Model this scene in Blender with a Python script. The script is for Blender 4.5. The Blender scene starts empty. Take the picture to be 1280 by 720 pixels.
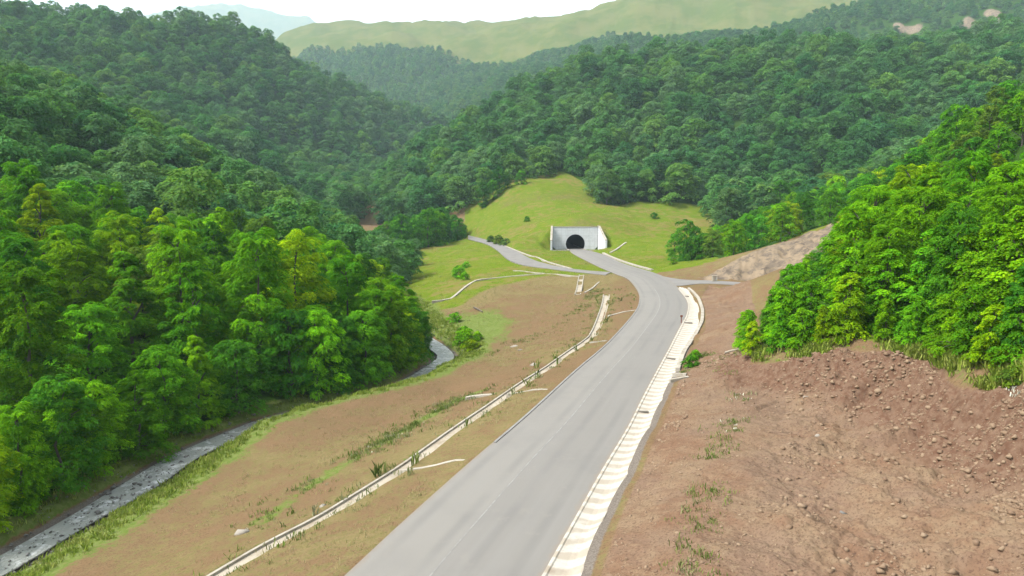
import bpy, math, random
import numpy as np
from mathutils import Vector
from mathutils.geometry import tessellate_polygon
C = bpy.context.scene.collection
scene = bpy.context.scene
rng = np.random.default_rng(7)

# survey of the valley in metres: x right, y up the valley, z above the road
LINES = {
    'road_left': [(25.1, 305.55, 0), (24.7, 280.72, 0), (26.58, 241.39, 0), (28.35, 214.3, 0), (29.99, 197.06, 0), (31.08, 184.33, 0), (29.37, 161.64, 0), (26.92, 145.09, 0), (22.83, 127.61, 0), (14.06, 99.64, 0), (7.56, 81.97, 0), (1.22, 64.07, 0), (-3.15, 52.43, 0), (-7.05, 41.46, 0), (-9.1, 35.32, 0)],
    'road_right': [(32.52, 305.55, 0), (36.46, 276.22, 0), (37.84, 234.8, 0), (41.48, 204.1, 0), (42.05, 188.39, 0), (40.29, 168.01, 0), (38.99, 160.12, 0), (37.05, 146.34, 0), (34.9, 135.8, 0), (31.6, 123.87, 0), (29.0, 116.19, 0), (24.08, 101.45, 0), (21.82, 94.56, 0), (17.01, 80.38, 0), (13.38, 69.52, 0), (10.36, 60.27, 0), (6.88, 50.61, 0), (4.28, 43.05, 0), (1.6, 35.32, 0)],
    'gutter_out': [(40.49, 166.37, 0), (41.24, 161.64, 0), (39.25, 148.91, 0), (37.1, 136.9, 0), (34.92, 127.61, 0), (28.85, 105.94, 0), (25.27, 96.75, 0), (19.48, 80.38, 0), (15.46, 69.22, 0), (12.38, 60.27, 0), (8.53, 49.2, 0), (5.96, 42.36, 0), (3.77, 35.32, 0)],
    'side_low': [(-23.44, 369.04, 1.6), (-12.63, 331.08, 1.2), (-6.0, 288.23, 0.8), (-1.43, 246.95, 0.4), (3.68, 226.84, 0.15), (11.23, 215.11, 0.05), (17.51, 206.56, 0), (26.63, 195.93, 0)],
    'side_up': [(-26.14, 411.88, 1.6), (-11.12, 356.45, 1.2), (-0.7, 304.08, 0.8), (6.68, 250.62, 0.4), (12.0, 229.9, 0.15), (17.58, 216.47, 0.05), (24.13, 207.81, 0), (29.39, 204.1, 0)],
    'branch_up': [(41.0, 201.7, 0), (42.51, 190.48, 0), (46.26, 183.34, 0), (53.11, 181.2, 0), (59.62, 176.7, 0), (64.47, 173.12, 0), (72.37, 168.01, 0), (80.59, 164.76, 0)],
    'branch_low': [(40.5, 178.55, 0), (40.69, 169.68, 0), (47.33, 173.83, 0), (52.49, 173.47, 0), (56.37, 170.53, 0), (61.4, 164.76, 0), (68.39, 158.63, 0), (75.55, 154.31, 0)],
    'ditch': [(-18.05, 39.57, -2.3), (-15.62, 44.23, -2.3), (-13.49, 47.74, -2.3), (-12.21, 50.48, -2.3), (-9.62, 55.95, -2.25), (-7.38, 61.62, -2.2), (-3.95, 70.52, -2.1), (-0.19, 79.5, -2.0), (6.13, 94.49, -1.8), (10.33, 104.49, -1.6), (13.64, 113.88, -1.5), (19.82, 146.29, -1.2), (22.09, 160.57, -1.0)],
    'chute_short': [(19.89, 196.77, -0.2), (15.69, 163.95, -2.6)],
    'kerb_slope': [(23.35, 184.18, -0.2), (17.53, 165.2, -1.8)],
    'kerb_terrace': [(-20.06, 171.86, -4.5), (-15.64, 174.11, -4), (-13.11, 187.66, -3), (-10.39, 198.48, -2), (-6.08, 201.24, -1.6), (4.7, 202.26, -1), (12.2, 201.99, -0.5), (18.76, 192.15, -0.4)],
    'kerb_spur': [(0.5, 213.77, -0.2), (5.32, 208.18, -0.4), (9.68, 203.15, -0.5)],
    'kerb_side': [(-3.3, 316.73, 1.1), (3.56, 280.0, 0.7), (11.0, 243.39, 0.4), (18.56, 213.23, 0.1)],
    'kerb_portal': [(37.04, 280.72, 0.0), (38.63, 239.71, 0.0), (42.22, 207.81, 0.0)],
    'chute_hill': [(39.57, 277.91, 0.2), (49.53, 300.0, 5.22)],
    'kerb_outer': [(41.79, 162.37, 0.1), (39.75, 148.16, 0.1), (36.83, 132.99, 0.1), (33.84, 121.46, 0.1), (31.12, 112.5, 0.1), (27.7, 103.45, 0.1), (24.75, 95.17, 0.1), (19.76, 80.76, 0.1)],
    'drain_a': [(-3.16, 52.69, -0.1), (-4.52, 53.74, -0.9), (-6.16, 53.89, -1.5), (-8.22, 54.63, -2.0), (-9.31, 55.65, -2.2)],
    'drain_b': [(4.31, 74.27, -0.1), (2.26, 76.27, -1.2), (-0.56, 78.13, -2.0)],
    'drain_c': [(-0.28, 79.33, -2.0), (-4.05, 81.32, -2.7), (-5.62, 81.68, -3.0)],
    'drain_d': [(23.93, 131.22, -0.1), (21.06, 130.45, -0.6), (18.09, 128.79, -1.1)],
    'drain_e': [(14.17, 101.34, -0.1), (11.95, 103.64, -1.3)],
    'stream': [(-41.74, 47.09, -8.2), (-40.35, 51.95, -8.2), (-39.26, 58.77, -8.2), (-37.93, 66.9, -8.2), (-36.9, 75.39, -8.1), (-34.4, 82.23, -8.1), (-31.16, 88.62, -8.1), (-26.44, 92.6, -8), (-21.56, 98.16, -8), (-16.85, 105.35, -8), (-14.24, 114.76, -8), (-12.66, 121.99, -8), (-12.41, 126.87, -7.9), (-15.03, 134.49, -7.8), (-20.85, 148.06, -7.6), (-27.7, 169.08, -7.5), (-42.34, 213.74, -7.2)],
    'weeds_bench': [(22.1, 70.51, 2.2), (21.75, 64.32, 2.2), (18.61, 56.8, 2.2), (16.38, 51.71, 2.2), (14.18, 46.66, 2.2), (12.37, 41.85, 2.2), (10.94, 38.42, 2.2), (9.7, 34.6, 2.2), (8.56, 31.44, 2.2)],
    'cut_edge': [(24.91, 70.35, 3.6), (26.23, 67.77, 4.2), (29.09, 64.43, 5.6), (31.33, 63.83, 6.5), (32.33, 61.83, 6.7), (34.02, 60.03, 6.8), (35.05, 57.81, 6.8), (34.1, 53.83, 6.8), (32.55, 49.97, 6.9), (32.35, 47.19, 7.0), (32.97, 45.85, 7.2), (33.81, 44.6, 8.2), (32.8, 39.61, 10)],
    'cut_foot': [(24.3, 67.31, 2.6), (24.84, 62.52, 2.7), (26.93, 59.19, 2.9), (28.4, 57.28, 3.1), (30.11, 55.01, 3.3), (30.59, 51.32, 3.6), (30.01, 46.49, 4.0), (29.12, 41.84, 4.3), (29.25, 37.98, 4.8), (29.84, 35.37, 5.4)],
    'bank_veg': [(-18.97, 50.42, -4.0), (-18.03, 55.26, -4.2), (-16.39, 61.94, -4.4), (-13.7, 67.26, -4.4), (-10.73, 74.92, -4.4), (-7.74, 81.36, -4.3), (-4.05, 85.28, -3.6)],
    'portal': [(28.19, 309, 0)],
    'marker': [(28.8, 115.39, 0)],
    'block': [(52.84, 179.58, 0.2)],
    'log_a': [(-7.98, 158.72, -4.5)],
    'log_b': [(24.45, 77.93, 2.3), (26.16, 77.02, 2.6)],
    'flower': [(32.98, 44.14, 6.6)],
    'shrubpatch': [(-7.63, 129.65, -6.8)],
    'b1': [(-19.83, 48.41, -3.6)],
    'b2': [(-12.3, 50.82, -2.9)],
    'head': [(18.76, 75.47, 0.4)],
    'head_a': [(18.25, 76.73, 0.35), (19.5, 75.58, 0.6)],
    'head_b': [(17.25, 73.93, 0.35), (19.37, 74.35, 0.6)],
    'cul_bush': [(21.24, 80.68, 0.9), (22.35, 82.78, 1.2)],
    'cul_weeds': [(19.81, 77.94, 0.7), (21.84, 81.92, 1.1), (23.79, 84.13, 1.6), (25.48, 83.22, 2)],
    'bench_up': [(22.1, 70.51, 2.2), (24.38, 75.11, 2.4), (27.0, 80.44, 2.6)],
}
REGIONS = {
    'left_bank': [(-45.78, 48.24), (-44.46, 52.83), (-43.4, 59.44), (-42.09, 67.49), (-40.99, 76.33), (-38.25, 83.9), (-34.49, 91.18), (-29.4, 95.58), (-24.92, 100.68), (-20.69, 107.04), (-18.31, 115.78), (-16.82, 122.62), (-16.53, 126.09), (-18.93, 132.93), (-24.8, 146.62), (-34.54, 215), (-35.81, 260), (-42.23, 320), (-58.24, 350), (-78.04, 400), (-104.44, 455), (-156.65, 455), (-229.76, 455), (-330.52, 450), (-424.17, 440), (-238.71, 200), (-107.42, 90), (-57.24, 58)],
    'valley': [(-55.43, 345), (-40.17, 350), (-29.03, 372), (-26.29, 395), (-34.54, 430), (-72.3, 450), (-90.89, 440), (-78.04, 400), (-64.04, 360)],
    'left_hill': [(-463.88, 430), (-151.49, 440), (-107.88, 470), (-118.9, 560), (-132.67, 680), (-136.57, 850), (-99.16, 1080), (-29.84, 1300), (-247.89, 1350), (-580.71, 1150), (-1078.79, 1000)],
    'centre_hill': [(-97.12, 492), (-72.62, 452), (-40.86, 445), (-20.75, 452), (-5.37, 468), (32.91, 478), (50.39, 448), (53.34, 415), (78.04, 425), (113.48, 412), (104.72, 365), (99.96, 335), (142.54, 345), (227.23, 300), (316.75, 300), (936.48, 850), (578.41, 900), (60.6, 880), (-69.78, 760), (-113.85, 620)],
    'right_spur': [(69.76, 262), (63.92, 236), (59.99, 205), (67.71, 200), (78.81, 205), (95.33, 213), (96.4, 200), (79.19, 150), (106.04, 140), (137.26, 130), (306.19, 290), (219.66, 290), (132.21, 320), (83.2, 290)],
    'right_near': [(26.31, 72.95), (27.63, 70.37), (30.49, 67.03), (32.73, 66.43), (33.73, 64.43), (35.42, 62.63), (36.45, 60.41), (35.5, 56.43), (33.95, 52.57), (33.75, 49.79), (34.37, 48.45), (35.21, 47.2), (34.2, 42.21), (47.37, 48), (137.26, 130), (106.04, 140), (79.19, 150), (79.53, 165), (61.97, 150), (46.62, 125), (34.87, 98)],
    'far_right': [(-57.38, 1250), (68.86, 1000), (286.45, 960), (610.55, 950), (1003.04, 950), (1583.75, 1500), (611.47, 1480), (432.66, 1450), (340.16, 1560), (261.66, 1900), (128.77, 1870), (0.0, 1850), (-111.9, 1950), (-156.08, 1700)],
    'far_left': [(-286.91, 1250), (-57.38, 1250), (-111.9, 1950), (-287.83, 2090), (-619.73, 2250), (-818.27, 2300), (-741.38, 1900)],
}
HEIGHTS = [
    (25.1, 305.55, 0.0), (24.9, 293.13, 0.0), (24.7, 280.72, 0.0), (25.17, 270.88, 0.0), (25.64, 261.05, 0.0), (26.11, 251.22, 0.0),
    (26.58, 241.39, 0.0), (27.17, 232.36, 0.0), (27.76, 223.33, 0.0), (28.35, 214.3, 0.0), (29.99, 197.06, 0.0), (31.08, 184.33, 0.0),
    (30.23, 172.98, 0.0), (29.37, 161.64, 0.0), (26.92, 145.09, 0.0), (22.83, 127.61, 0.0), (19.91, 118.28, 0.0), (16.98, 108.96, 0.0),
    (14.06, 99.64, 0.0), (10.81, 90.8, 0.0), (7.56, 81.97, 0.0), (4.39, 73.02, 0.0), (1.22, 64.07, 0.0), (-3.15, 52.43, 0.0),
    (-7.05, 41.46, 0.0), (-9.1, 35.32, 0), (33.83, 295.78, 0.0), (35.14, 286.0, 0.0), (36.46, 276.22, 0.0), (36.8, 265.87, 0.0),
    (37.15, 255.51, 0.0), (37.5, 245.16, 0.0), (37.84, 234.8, 0.0), (39.06, 224.57, 0.0), (40.27, 214.33, 0.0), (41.48, 204.1, 0.0),
    (42.05, 188.39, 0.0), (41.17, 178.2, 0.0), (40.29, 168.01, 0.0), (38.99, 160.12, 0.0), (37.05, 146.34, 0.0), (34.9, 135.8, 0.0),
    (31.6, 123.87, 0.0), (29.0, 116.19, 0.0), (24.08, 101.45, 0.0), (21.82, 94.56, 0.0), (17.01, 80.38, 0.0), (13.38, 69.52, 0.0),
    (10.36, 60.27, 0.0), (6.88, 50.61, 0.0), (4.28, 43.05, 0.0), (1.6, 35.32, 0), (41.24, 161.64, 0.0), (39.25, 148.91, 0.0),
    (37.1, 136.9, 0.0), (34.92, 127.61, 0.0), (31.89, 116.77, 0.0), (28.85, 105.94, 0.0), (25.27, 96.75, 0.0), (19.48, 80.38, 0.0),
    (15.46, 69.22, 0.0), (12.38, 60.27, 0.0), (8.53, 49.2, 0.0), (5.96, 42.36, 0.0), (3.77, 35.32, 0), (-23.44, 369.04, 1.6),
    (-18.03, 350.06, 1.4), (-12.63, 331.08, 1.2), (-9.31, 309.66, 1.0), (-6.0, 288.23, 0.8), (-3.72, 267.59, 0.6), (-1.43, 246.95, 0.4),
    (3.68, 226.84, 0.15), (11.23, 215.11, 0.05), (17.51, 206.56, 0.0), (26.63, 195.93, 0), (-26.14, 411.88, 1.6), (-21.13, 393.4, 1.47),
    (-16.12, 374.93, 1.33), (-11.12, 356.45, 1.2), (-7.64, 338.99, 1.07), (-4.17, 321.54, 0.93), (-0.7, 304.08, 0.8), (1.76, 286.26, 0.67),
    (4.22, 268.44, 0.53), (6.68, 250.62, 0.4), (12.0, 229.9, 0.15), (17.58, 216.47, 0.05), (24.13, 207.81, 0.0), (46.26, 183.34, 0.0),
    (53.11, 181.2, 0.0), (59.62, 176.7, 0.0), (64.47, 173.12, 0.0), (72.37, 168.01, 0.0), (80.59, 164.76, 0), (47.33, 173.83, 0.0),
    (52.49, 173.47, 0.0), (56.37, 170.53, 0.0), (61.4, 164.76, 0.0), (68.39, 158.63, 0.0), (75.55, 154.31, 0), (-18.05, 39.57, -2.3),
    (-15.62, 44.23, -2.3), (-13.49, 47.74, -2.3), (-12.21, 50.48, -2.3), (-9.62, 55.95, -2.25), (-7.38, 61.62, -2.2), (-3.95, 70.52, -2.1),
    (-0.19, 79.5, -2.0), (2.97, 86.99, -1.9), (6.13, 94.49, -1.8), (10.33, 104.49, -1.6), (13.64, 113.88, -1.5), (15.18, 121.98, -1.43),
    (16.73, 130.09, -1.35), (18.27, 138.19, -1.27), (19.82, 146.29, -1.2), (20.95, 153.43, -1.1), (22.09, 160.57, -1.0), (-20.06, 171.86, -4.5),
    (-15.64, 174.11, -4.0), (-13.11, 187.66, -3.0), (-10.39, 198.48, -2.0), (-6.08, 201.24, -1.6), (4.7, 202.26, -1.0), (12.2, 201.99, -0.5),
    (18.76, 192.15, -0.4), (-41.74, 47.09, -8.2), (-40.35, 51.95, -8.2), (-39.26, 58.77, -8.2), (-37.93, 66.9, -8.2), (-36.9, 75.39, -8.1),
    (-34.4, 82.23, -8.1), (-31.16, 88.62, -8.1), (-26.44, 92.6, -8.0), (-21.56, 98.16, -8.0), (-16.85, 105.35, -8.0), (-14.24, 114.76, -8.0),
    (-12.66, 121.99, -8.0), (-12.41, 126.87, -7.9), (-15.03, 134.49, -7.8), (-17.94, 141.27, -7.7), (-20.85, 148.06, -7.6), (-23.14, 155.07, -7.57),
    (-25.42, 162.07, -7.53), (-27.7, 169.08, -7.5), (-29.79, 175.46, -7.46), (-31.89, 181.84, -7.41), (-33.98, 188.22, -7.37), (-36.07, 194.6, -7.33),
    (-38.16, 200.98, -7.29), (-40.25, 207.36, -7.24), (-42.34, 213.74, -7.2), (-38.66, 46.21, -7.95), (-37.22, 51.29, -7.95), (-36.1, 58.26, -7.95),
    (-34.76, 66.45, -7.95), (-33.78, 74.67, -7.85), (-31.46, 80.96, -7.85), (-28.62, 86.67, -7.85), (-24.19, 90.33, -7.75), (-19.01, 96.23, -7.75),
    (-13.92, 104.06, -7.75), (-11.13, 113.98, -7.75), (-9.5, 121.52, -7.75), (-9.26, 127.47, -7.65), (-12.06, 135.67, -7.55), (-14.95, 142.42, -7.45),
    (-17.85, 149.16, -7.35), (-20.12, 156.13, -7.32), (-22.39, 163.1, -7.28), (-24.66, 170.07, -7.25), (-26.75, 176.45, -7.21), (-28.84, 182.83, -7.16),
    (-30.94, 189.21, -7.12), (-33.03, 195.6, -7.08), (-35.12, 201.98, -7.04), (-37.21, 208.36, -6.99), (-39.3, 214.74, -6.95), (-35.49, 45.31, -6.6),
    (-34.0, 50.6, -6.6), (-32.84, 57.73, -6.6), (-31.49, 65.98, -6.6), (-30.45, 74.61, -6.5), (-29.58, 79.79, -5.35), (-26.87, 85.33, -5.35),
    (-22.64, 88.77, -5.25), (-19.94, 91.84, -5.25), (-17.25, 94.91, -5.25), (-14.58, 99.04, -5.25), (-11.91, 103.17, -5.25), (-10.47, 108.24, -5.25),
    (-9.03, 113.32, -5.25), (-6.17, 121.65, -6.4), (-6.02, 128.08, -6.3), (-8.99, 136.89, -6.2), (-11.87, 143.59, -6.1), (-14.75, 150.3, -6.0),
    (-17.01, 157.23, -5.97), (-19.27, 164.16, -5.93), (-21.52, 171.1, -5.9), (-23.62, 177.48, -5.86), (-25.71, 183.86, -5.81), (-27.8, 190.24, -5.77),
    (-29.89, 196.62, -5.73), (-31.98, 203.0, -5.69), (-34.08, 209.38, -5.64), (-36.17, 215.77, -5.6), (-45.01, 48.02, -7.7), (-43.68, 52.66, -7.7),
    (-42.61, 59.31, -7.7), (-41.3, 67.37, -7.7), (-40.21, 76.15, -7.6), (-37.52, 83.58, -7.6), (-33.86, 90.69, -7.6), (-28.84, 95.02, -7.5),
    (-24.28, 100.2, -7.5), (-19.96, 106.72, -7.5), (-17.54, 115.59, -7.5), (-16.03, 122.5, -7.5), (-15.75, 126.24, -7.4), (-18.19, 133.23, -7.3),
    (-21.12, 140.06, -7.2), (-24.04, 146.89, -7.1), (-26.34, 153.93, -7.07), (-28.64, 160.98, -7.03), (-30.93, 168.02, -7.0), (-33.03, 174.4, -6.96),
    (-35.12, 180.78, -6.91), (-37.21, 187.16, -6.87), (-39.3, 193.54, -6.83), (-41.39, 199.92, -6.79), (-43.48, 206.3, -6.74), (-45.58, 212.68, -6.7),
    (-50.4, 49.56, -6.0), (-49.16, 53.82, -6.0), (-48.14, 60.21, -6.0), (-46.84, 68.16, -6.0), (-45.67, 77.41, -5.9), (-42.66, 85.81, -5.9),
    (-38.3, 94.1, -5.9), (-32.79, 98.99, -5.8), (-28.75, 103.57, -5.8), (-25.08, 108.98, -5.8), (-22.97, 116.95, -5.8), (-21.56, 123.34, -5.8),
    (-21.25, 125.2, -5.7), (-23.39, 131.15, -5.6), (-29.3, 144.97, -5.4), (-32.78, 155.62, -5.35), (-36.26, 166.28, -5.3), (-39.18, 175.21, -5.24),
    (-42.11, 184.14, -5.18), (-45.04, 193.07, -5.12), (-47.97, 202.01, -5.06), (-50.9, 210.94, -5.0), (-12, 15, 0), (4, 15, -0.1),
    (-1, 15, -0.1), (-16, -20, 0), (-8, -20, 0), (-20, 20, -1.8), (-25, -20, -2.2), (-50, 20, -8),
    (-60, -20, -8), (-70, 20, -2), (-90, -20, 0), (-150, -20, 30), (12, 20, 1.5), (22, 20, 2.2),
    (40, 20, 9), (10, -20, 1.5), (40, -20, 12), (120, -20, 45), (-27.9, 301.1, -2.5), (-37.68, 270.67, -4),
    (-17.67, 305.55, 0), (-11.28, 243.22, -1), (-23.17, 221.52, -3), (0.0, 235.11, -0.3), (16.42, 176.18, -1.8), (0.0, 166.88, -3.2),
    (-7.74, 165.61, -4), (0.0, 145.93, -4.6), (10.1, 143.87, -3.4), (-6.82, 145.55, -5.4), (-12.64, 154.23, -6), (-7.66, 130.19, -6.6),
    (3.1, 132.04, -5.4), (12.56, 134.06, -2.6), (-2.64, 112.12, -5.6), (-8.78, 92.51, -5.6), (-15.0, 78.6, -5.6), (-19.65, 68.23, -5.6),
    (-24.02, 58.45, -5.6), (-26.19, 48.74, -5.7), (0.0, 108.62, -4.8), (22.1, 70.51, 2.2), (21.75, 64.32, 2.2), (18.61, 56.8, 2.2),
    (16.38, 51.71, 2.2), (14.18, 46.66, 2.2), (12.37, 41.85, 2.2), (10.94, 38.42, 2.2), (9.7, 34.6, 2.2), (8.56, 31.44, 2.2),
    (10.92, 45.31, 1.3), (7.95, 38.46, 1.2), (6.52, 33.21, 1.2), (13.81, 55.03, 1.4), (18.34, 67.21, 1.4), (21.53, 81.08, 1.0),
    (24.55, 85.07, 1.6), (30.42, 99.75, 2.0), (31.49, 94.21, 3.0), (34.46, 94.91, 4.0), (36.42, 124.65, 1.2), (49.15, 159.21, 0.3),
    (45.36, 162.29, 0.3), (41.08, 123.33, 1.4), (46.47, 128.35, 1.4), (28.55, 85.16, 2.6), (24.91, 70.35, 3.6), (26.23, 67.77, 4.2),
    (29.09, 64.43, 5.6), (31.33, 63.83, 6.5), (32.33, 61.83, 6.7), (34.02, 60.03, 6.8), (35.05, 57.81, 6.8), (34.1, 53.83, 6.8),
    (32.55, 49.97, 6.9), (32.35, 47.19, 7.0), (32.97, 45.85, 7.2), (33.81, 44.6, 8.2), (32.8, 39.61, 10), (24.3, 67.31, 2.6),
    (24.84, 62.52, 2.7), (26.93, 59.19, 2.9), (28.4, 57.28, 3.1), (30.11, 55.01, 3.3), (30.59, 51.32, 3.6), (30.01, 46.49, 4.0),
    (29.12, 41.84, 4.3), (29.25, 37.98, 4.8), (29.84, 35.37, 5.4), (25.81, 72.85, 4.3), (27.13, 70.27, 4.9), (29.99, 66.93, 6.3),
    (32.23, 66.33, 7.2), (33.23, 64.33, 7.4), (34.92, 62.53, 7.5), (35.95, 60.31, 7.5), (35.0, 56.33, 7.5), (33.45, 52.47, 7.6),
    (33.25, 49.69, 7.7), (33.87, 48.35, 7.9), (34.71, 47.1, 8.9), (33.7, 42.11, 10.7), (18.39, 42.4, 2.5), (22.97, 41.43, 2.9),
    (24.03, 35.4, 3.6), (24.57, 31.49, 3.8), (13.88, 31.44, 2.2), (17.54, 31.09, 2.4), (20.74, 30.2, 2.9), (21.19, 26.84, 3.4),
    (16.02, 42.88, 2.3), (12.66, 34.6, 2.2), (18.66, 52.07, 2.4), (37.18, 90, 8), (57.84, 120, 10), (44.87, 85, 9.5),
    (58.53, 100, 14), (48.2, 75, 11.5), (66.1, 90, 18), (47.74, 65, 12.5), (44.82, 55, 13), (39.25, 45, 14),
    (59.22, 60, 24), (98.7, 100, 42), (80.56, 130, 19), (95.48, 130, 28), (53.71, 130, 9), (58.53, 150, 6),
    (70.12, 235, 1), (88.94, 250, 7), (105.35, 255, 13), (117.63, 250, 17), (124.06, 235, 20), (125.84, 215, 26),
    (119.93, 190, 33), (126.81, 170, 40), (148.73, 160, 62), (213.0, 160, 110), (54.69, 184.47, 0.2), (66.84, 179.63, 0.3),
    (56.1, 188, 2.2), (62.14, 190, 4.2), (68.88, 192.0, 6.77), (83.11, 200.0, 10.37), (94.92, 206.0, 13.64), (98.12, 190, 14),
    (81.94, 170, 8), (69.16, 262, 2), (59.33, 235, 1), (0.0, 339.22, 2.5), (-9.18, 400, 13), (23.76, 345, 14),
    (29.92, 330, 12), (39.59, 345, 14), (25.25, 440, 30), (0.0, 440, 30), (51.64, 450, 32), (59.68, 400, 19),
    (91.58, 380, 13), (90.89, 330, 5), (60.6, 330, 6.6), (54.51, 250, 1.5), (48.2, 300, 3.5), (7.57, 330, 6),
    (7.16, 312, 5), (-18.36, 400, 8), (17.21, 300, 0.5), (20.31, 295, 0), (33.97, 296, 0.2), (-58.76, 80, -4),
    (-73.45, 100, 1), (-95.48, 130, 8), (-117.52, 160, 12), (-146.9, 200, 20), (-190.97, 260, 45), (-242.38, 330, 77),
    (-330.52, 450, 70), (-67.48, 70, -1), (-125.32, 130, 20), (-192.8, 200, 45), (-318.13, 330, 110), (-433.81, 450, 110),
    (-142.31, 100, 40), (-355.77, 250, 120), (-46.46, 92, -5.5), (-56.56, 112, -2.5), (-75.74, 150, 3), (-88.37, 175, 5),
    (-106.04, 210, 7), (-136.34, 270, 25), (-176.74, 350, 50), (-227.23, 450, 35), (-216.9, 350, 62), (-55.78, 90, -4),
    (-74.37, 120, 2), (-99.16, 160, 8), (-136.34, 220, 15), (-278.88, 450, 50), (-42.69, 120, -5), (-60.48, 170, 0),
    (-72.93, 205, 1), (-92.5, 260, 6), (-127.39, 370, 24), (-161.82, 470, 18), (-47.97, 190, -4), (-65.65, 260, -2),
    (-95.94, 380, 3), (-78.04, 400, -6), (-28.92, 180, -7), (-48.2, 300, -7), (-16.07, 140, -7.3), (-45.91, 400, -7),
    (-44.87, 230, -6), (-33.05, 240, -6.5), (-38.56, 420, -5), (-69.09, 430, 2), (-93.65, 480, 8), (-50.5, 440, 11),
    (-128.54, 560, 12), (-149.19, 650, 18), (-137.72, 750, 30), (-123.95, 900, 50), (-100.99, 1100, 90), (-57.38, 1250, 130),
    (-154.24, 560, 22), (-195.1, 500, 25), (-234.12, 600, 60), (-337.41, 600, 100), (-742.96, 800.0, 242.46), (-604.02, 850.0, 228.67),
    (-539.48, 900.0, 243.98), (-490.98, 920.0, 237.59), (-411.65, 950.0, 250.38), (-378.58, 1000.0, 246.39), (-330.47, 1020.0, 223.86), (-282.68, 1050.0, 196.26),
    (-242.89, 1080.0, 180.63), (-198.39, 1100.0, 162.25), (-153.18, 1130.0, 146.73), (-104.16, 1150.0, 128.96), (-54.56, 1200.0, 95.78), (-807.94, 1100, 230),
    (-605.96, 1200, 220), (-416.02, 1250, 180), (-1078.79, 1000, 300), (-247.89, 1350, 160), (-99.53, 500.0, 12.06), (-96.72, 530.0, 26.0),
    (-81.65, 600.0, 57.76), (-44.71, 660.0, 87.03), (0.0, 700.0, 114.66), (50.4, 750.0, 147.44), (83.9, 750.0, 154.76), (134.14, 750.0, 159.62),
    (184.46, 750.0, 158.81), (218.0, 750.0, 158.81), (256.29, 740.0, 160.68), (301.2, 750.0, 171.76), (351.35, 750.0, 172.57), (426.41, 750.0, 175.79),
    (534.82, 750.0, 179.02), (629.39, 700.0, 187.98), (763.79, 650.0, 181.4), (-19.74, 430, 14), (31.81, 462, 35), (59.22, 430, 22),
    (114.31, 415, 19), (165.26, 400, 16), (205.89, 390, 24), (286.45, 390, 48), (345.44, 350, 90), (101.45, 340, 7),
    (136.34, 330, 12), (-73.45, 800, 60), (-19.51, 850, 90), (65.42, 950, 120), (283.47, 950, 150), (610.55, 950, 170),
    (991.57, 900, 200), (-935.35, 2700.0, 604.08), (-811.58, 2600.0, 632.88), (-694.89, 2600.0, 655.22), (-607.79, 2600.0, 663.58), (-463.2, 2600.0, 658.01),
    (-289.66, 2600.0, 646.85), (-173.72, 2600.0, 655.22), (0.0, 2600.0, 652.43), (139.18, 2500.0, 633.47), (-298.46, 1900.0, 357.2), (-126.54, 1400.0, 189.01),
    (-493.82, 2100.0, 430.19), (-87.38, 1950.0, 398.83), (0.0, 2000.0, 434.68), (116.98, 2100.0, 526.3), (220.08, 2200.0, 590.47), (356.95, 2300.0, 665.43),
    (532.94, 2300.0, 750.6), (783.08, 2300.0, 834.98), (1158.91, 2300.0, 882.85), (1586.31, 2200.0, 890.88), (100.79, 1500.0, 308.51), (0.0, 1350.0, 228.63),
    (200.94, 1500.0, 347.44), (286.02, 1350.0, 322.32), (444.15, 1330.0, 336.22), (532.27, 1330.0, 350.45), (648.68, 1300.0, 369.04), (804.02, 1300.0, 410.36),
    (1044.75, 1250.0, 436.87), (1393.33, 1200.0, 460.18), (348.88, 1600, 340), (661.04, 1600, 370), (1060.42, 1650, 400), (-881.39, 3200, 450),
    (220.35, 3200, 520), (1239.46, 3000, 700), (-1009.93, 2000, 150), (-1468.99, 2000, 250), (-1514.89, 3000, 250), (-2387.1, 2000, 300),
    (-206.58, 4500, 300), (2467.44, 2500, 700), (-585.3, 1500, 150),
]

# ------------------------------------------------------------------ helpers
def noise2(x, y, seed=0):
    x = np.asarray(x, float); y = np.asarray(y, float)
    xi = np.floor(x).astype(np.int64); yi = np.floor(y).astype(np.int64)
    fx = x - xi; fy = y - yi
    def h(a, b):
        n = (a * 374761393 + b * 668265263 + seed * 1442695041) & 0xFFFFFFFF
        n = ((n ^ (n >> 13)) * 1274126177) & 0xFFFFFFFF
        n = n ^ (n >> 16)
        return (n & 0xFFFF) / 65535.0
    u = fx * fx * fx * (fx * (fx * 6 - 15) + 10); v = fy * fy * fy * (fy * (fy * 6 - 15) + 10)
    a = h(xi, yi); b = h(xi + 1, yi); c = h(xi, yi + 1); d = h(xi + 1, yi + 1)
    return (a + (b - a) * u + (c - a) * v + (a - b - c + d) * u * v) * 2 - 1

def fbm(x, y, octaves=4, seed=0, gain=0.5):
    s = 0.0; a = 1.0; t = 0.0
    for i in range(octaves):
        s = s + a * noise2(x * 2 ** i, y * 2 ** i, seed + i * 17); t += a; a *= gain
    return s / t

def sm(a, b, x):
    t = np.clip((x - a) / (b - a), 0, 1); return t * t * (3 - 2 * t)

def seg_dist(x, y, line):
    best = np.full(np.shape(x), 1e9)
    for a, b in zip(line, line[1:]):
        ax, ay = a[0], a[1]; dx, dy = b[0] - ax, b[1] - ay
        t = np.clip(((x - ax) * dx + (y - ay) * dy) / max(dx * dx + dy * dy, 1e-9), 0, 1)
        best = np.minimum(best, np.hypot(x - ax - t * dx, y - ay - t * dy))
    return best

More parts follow.
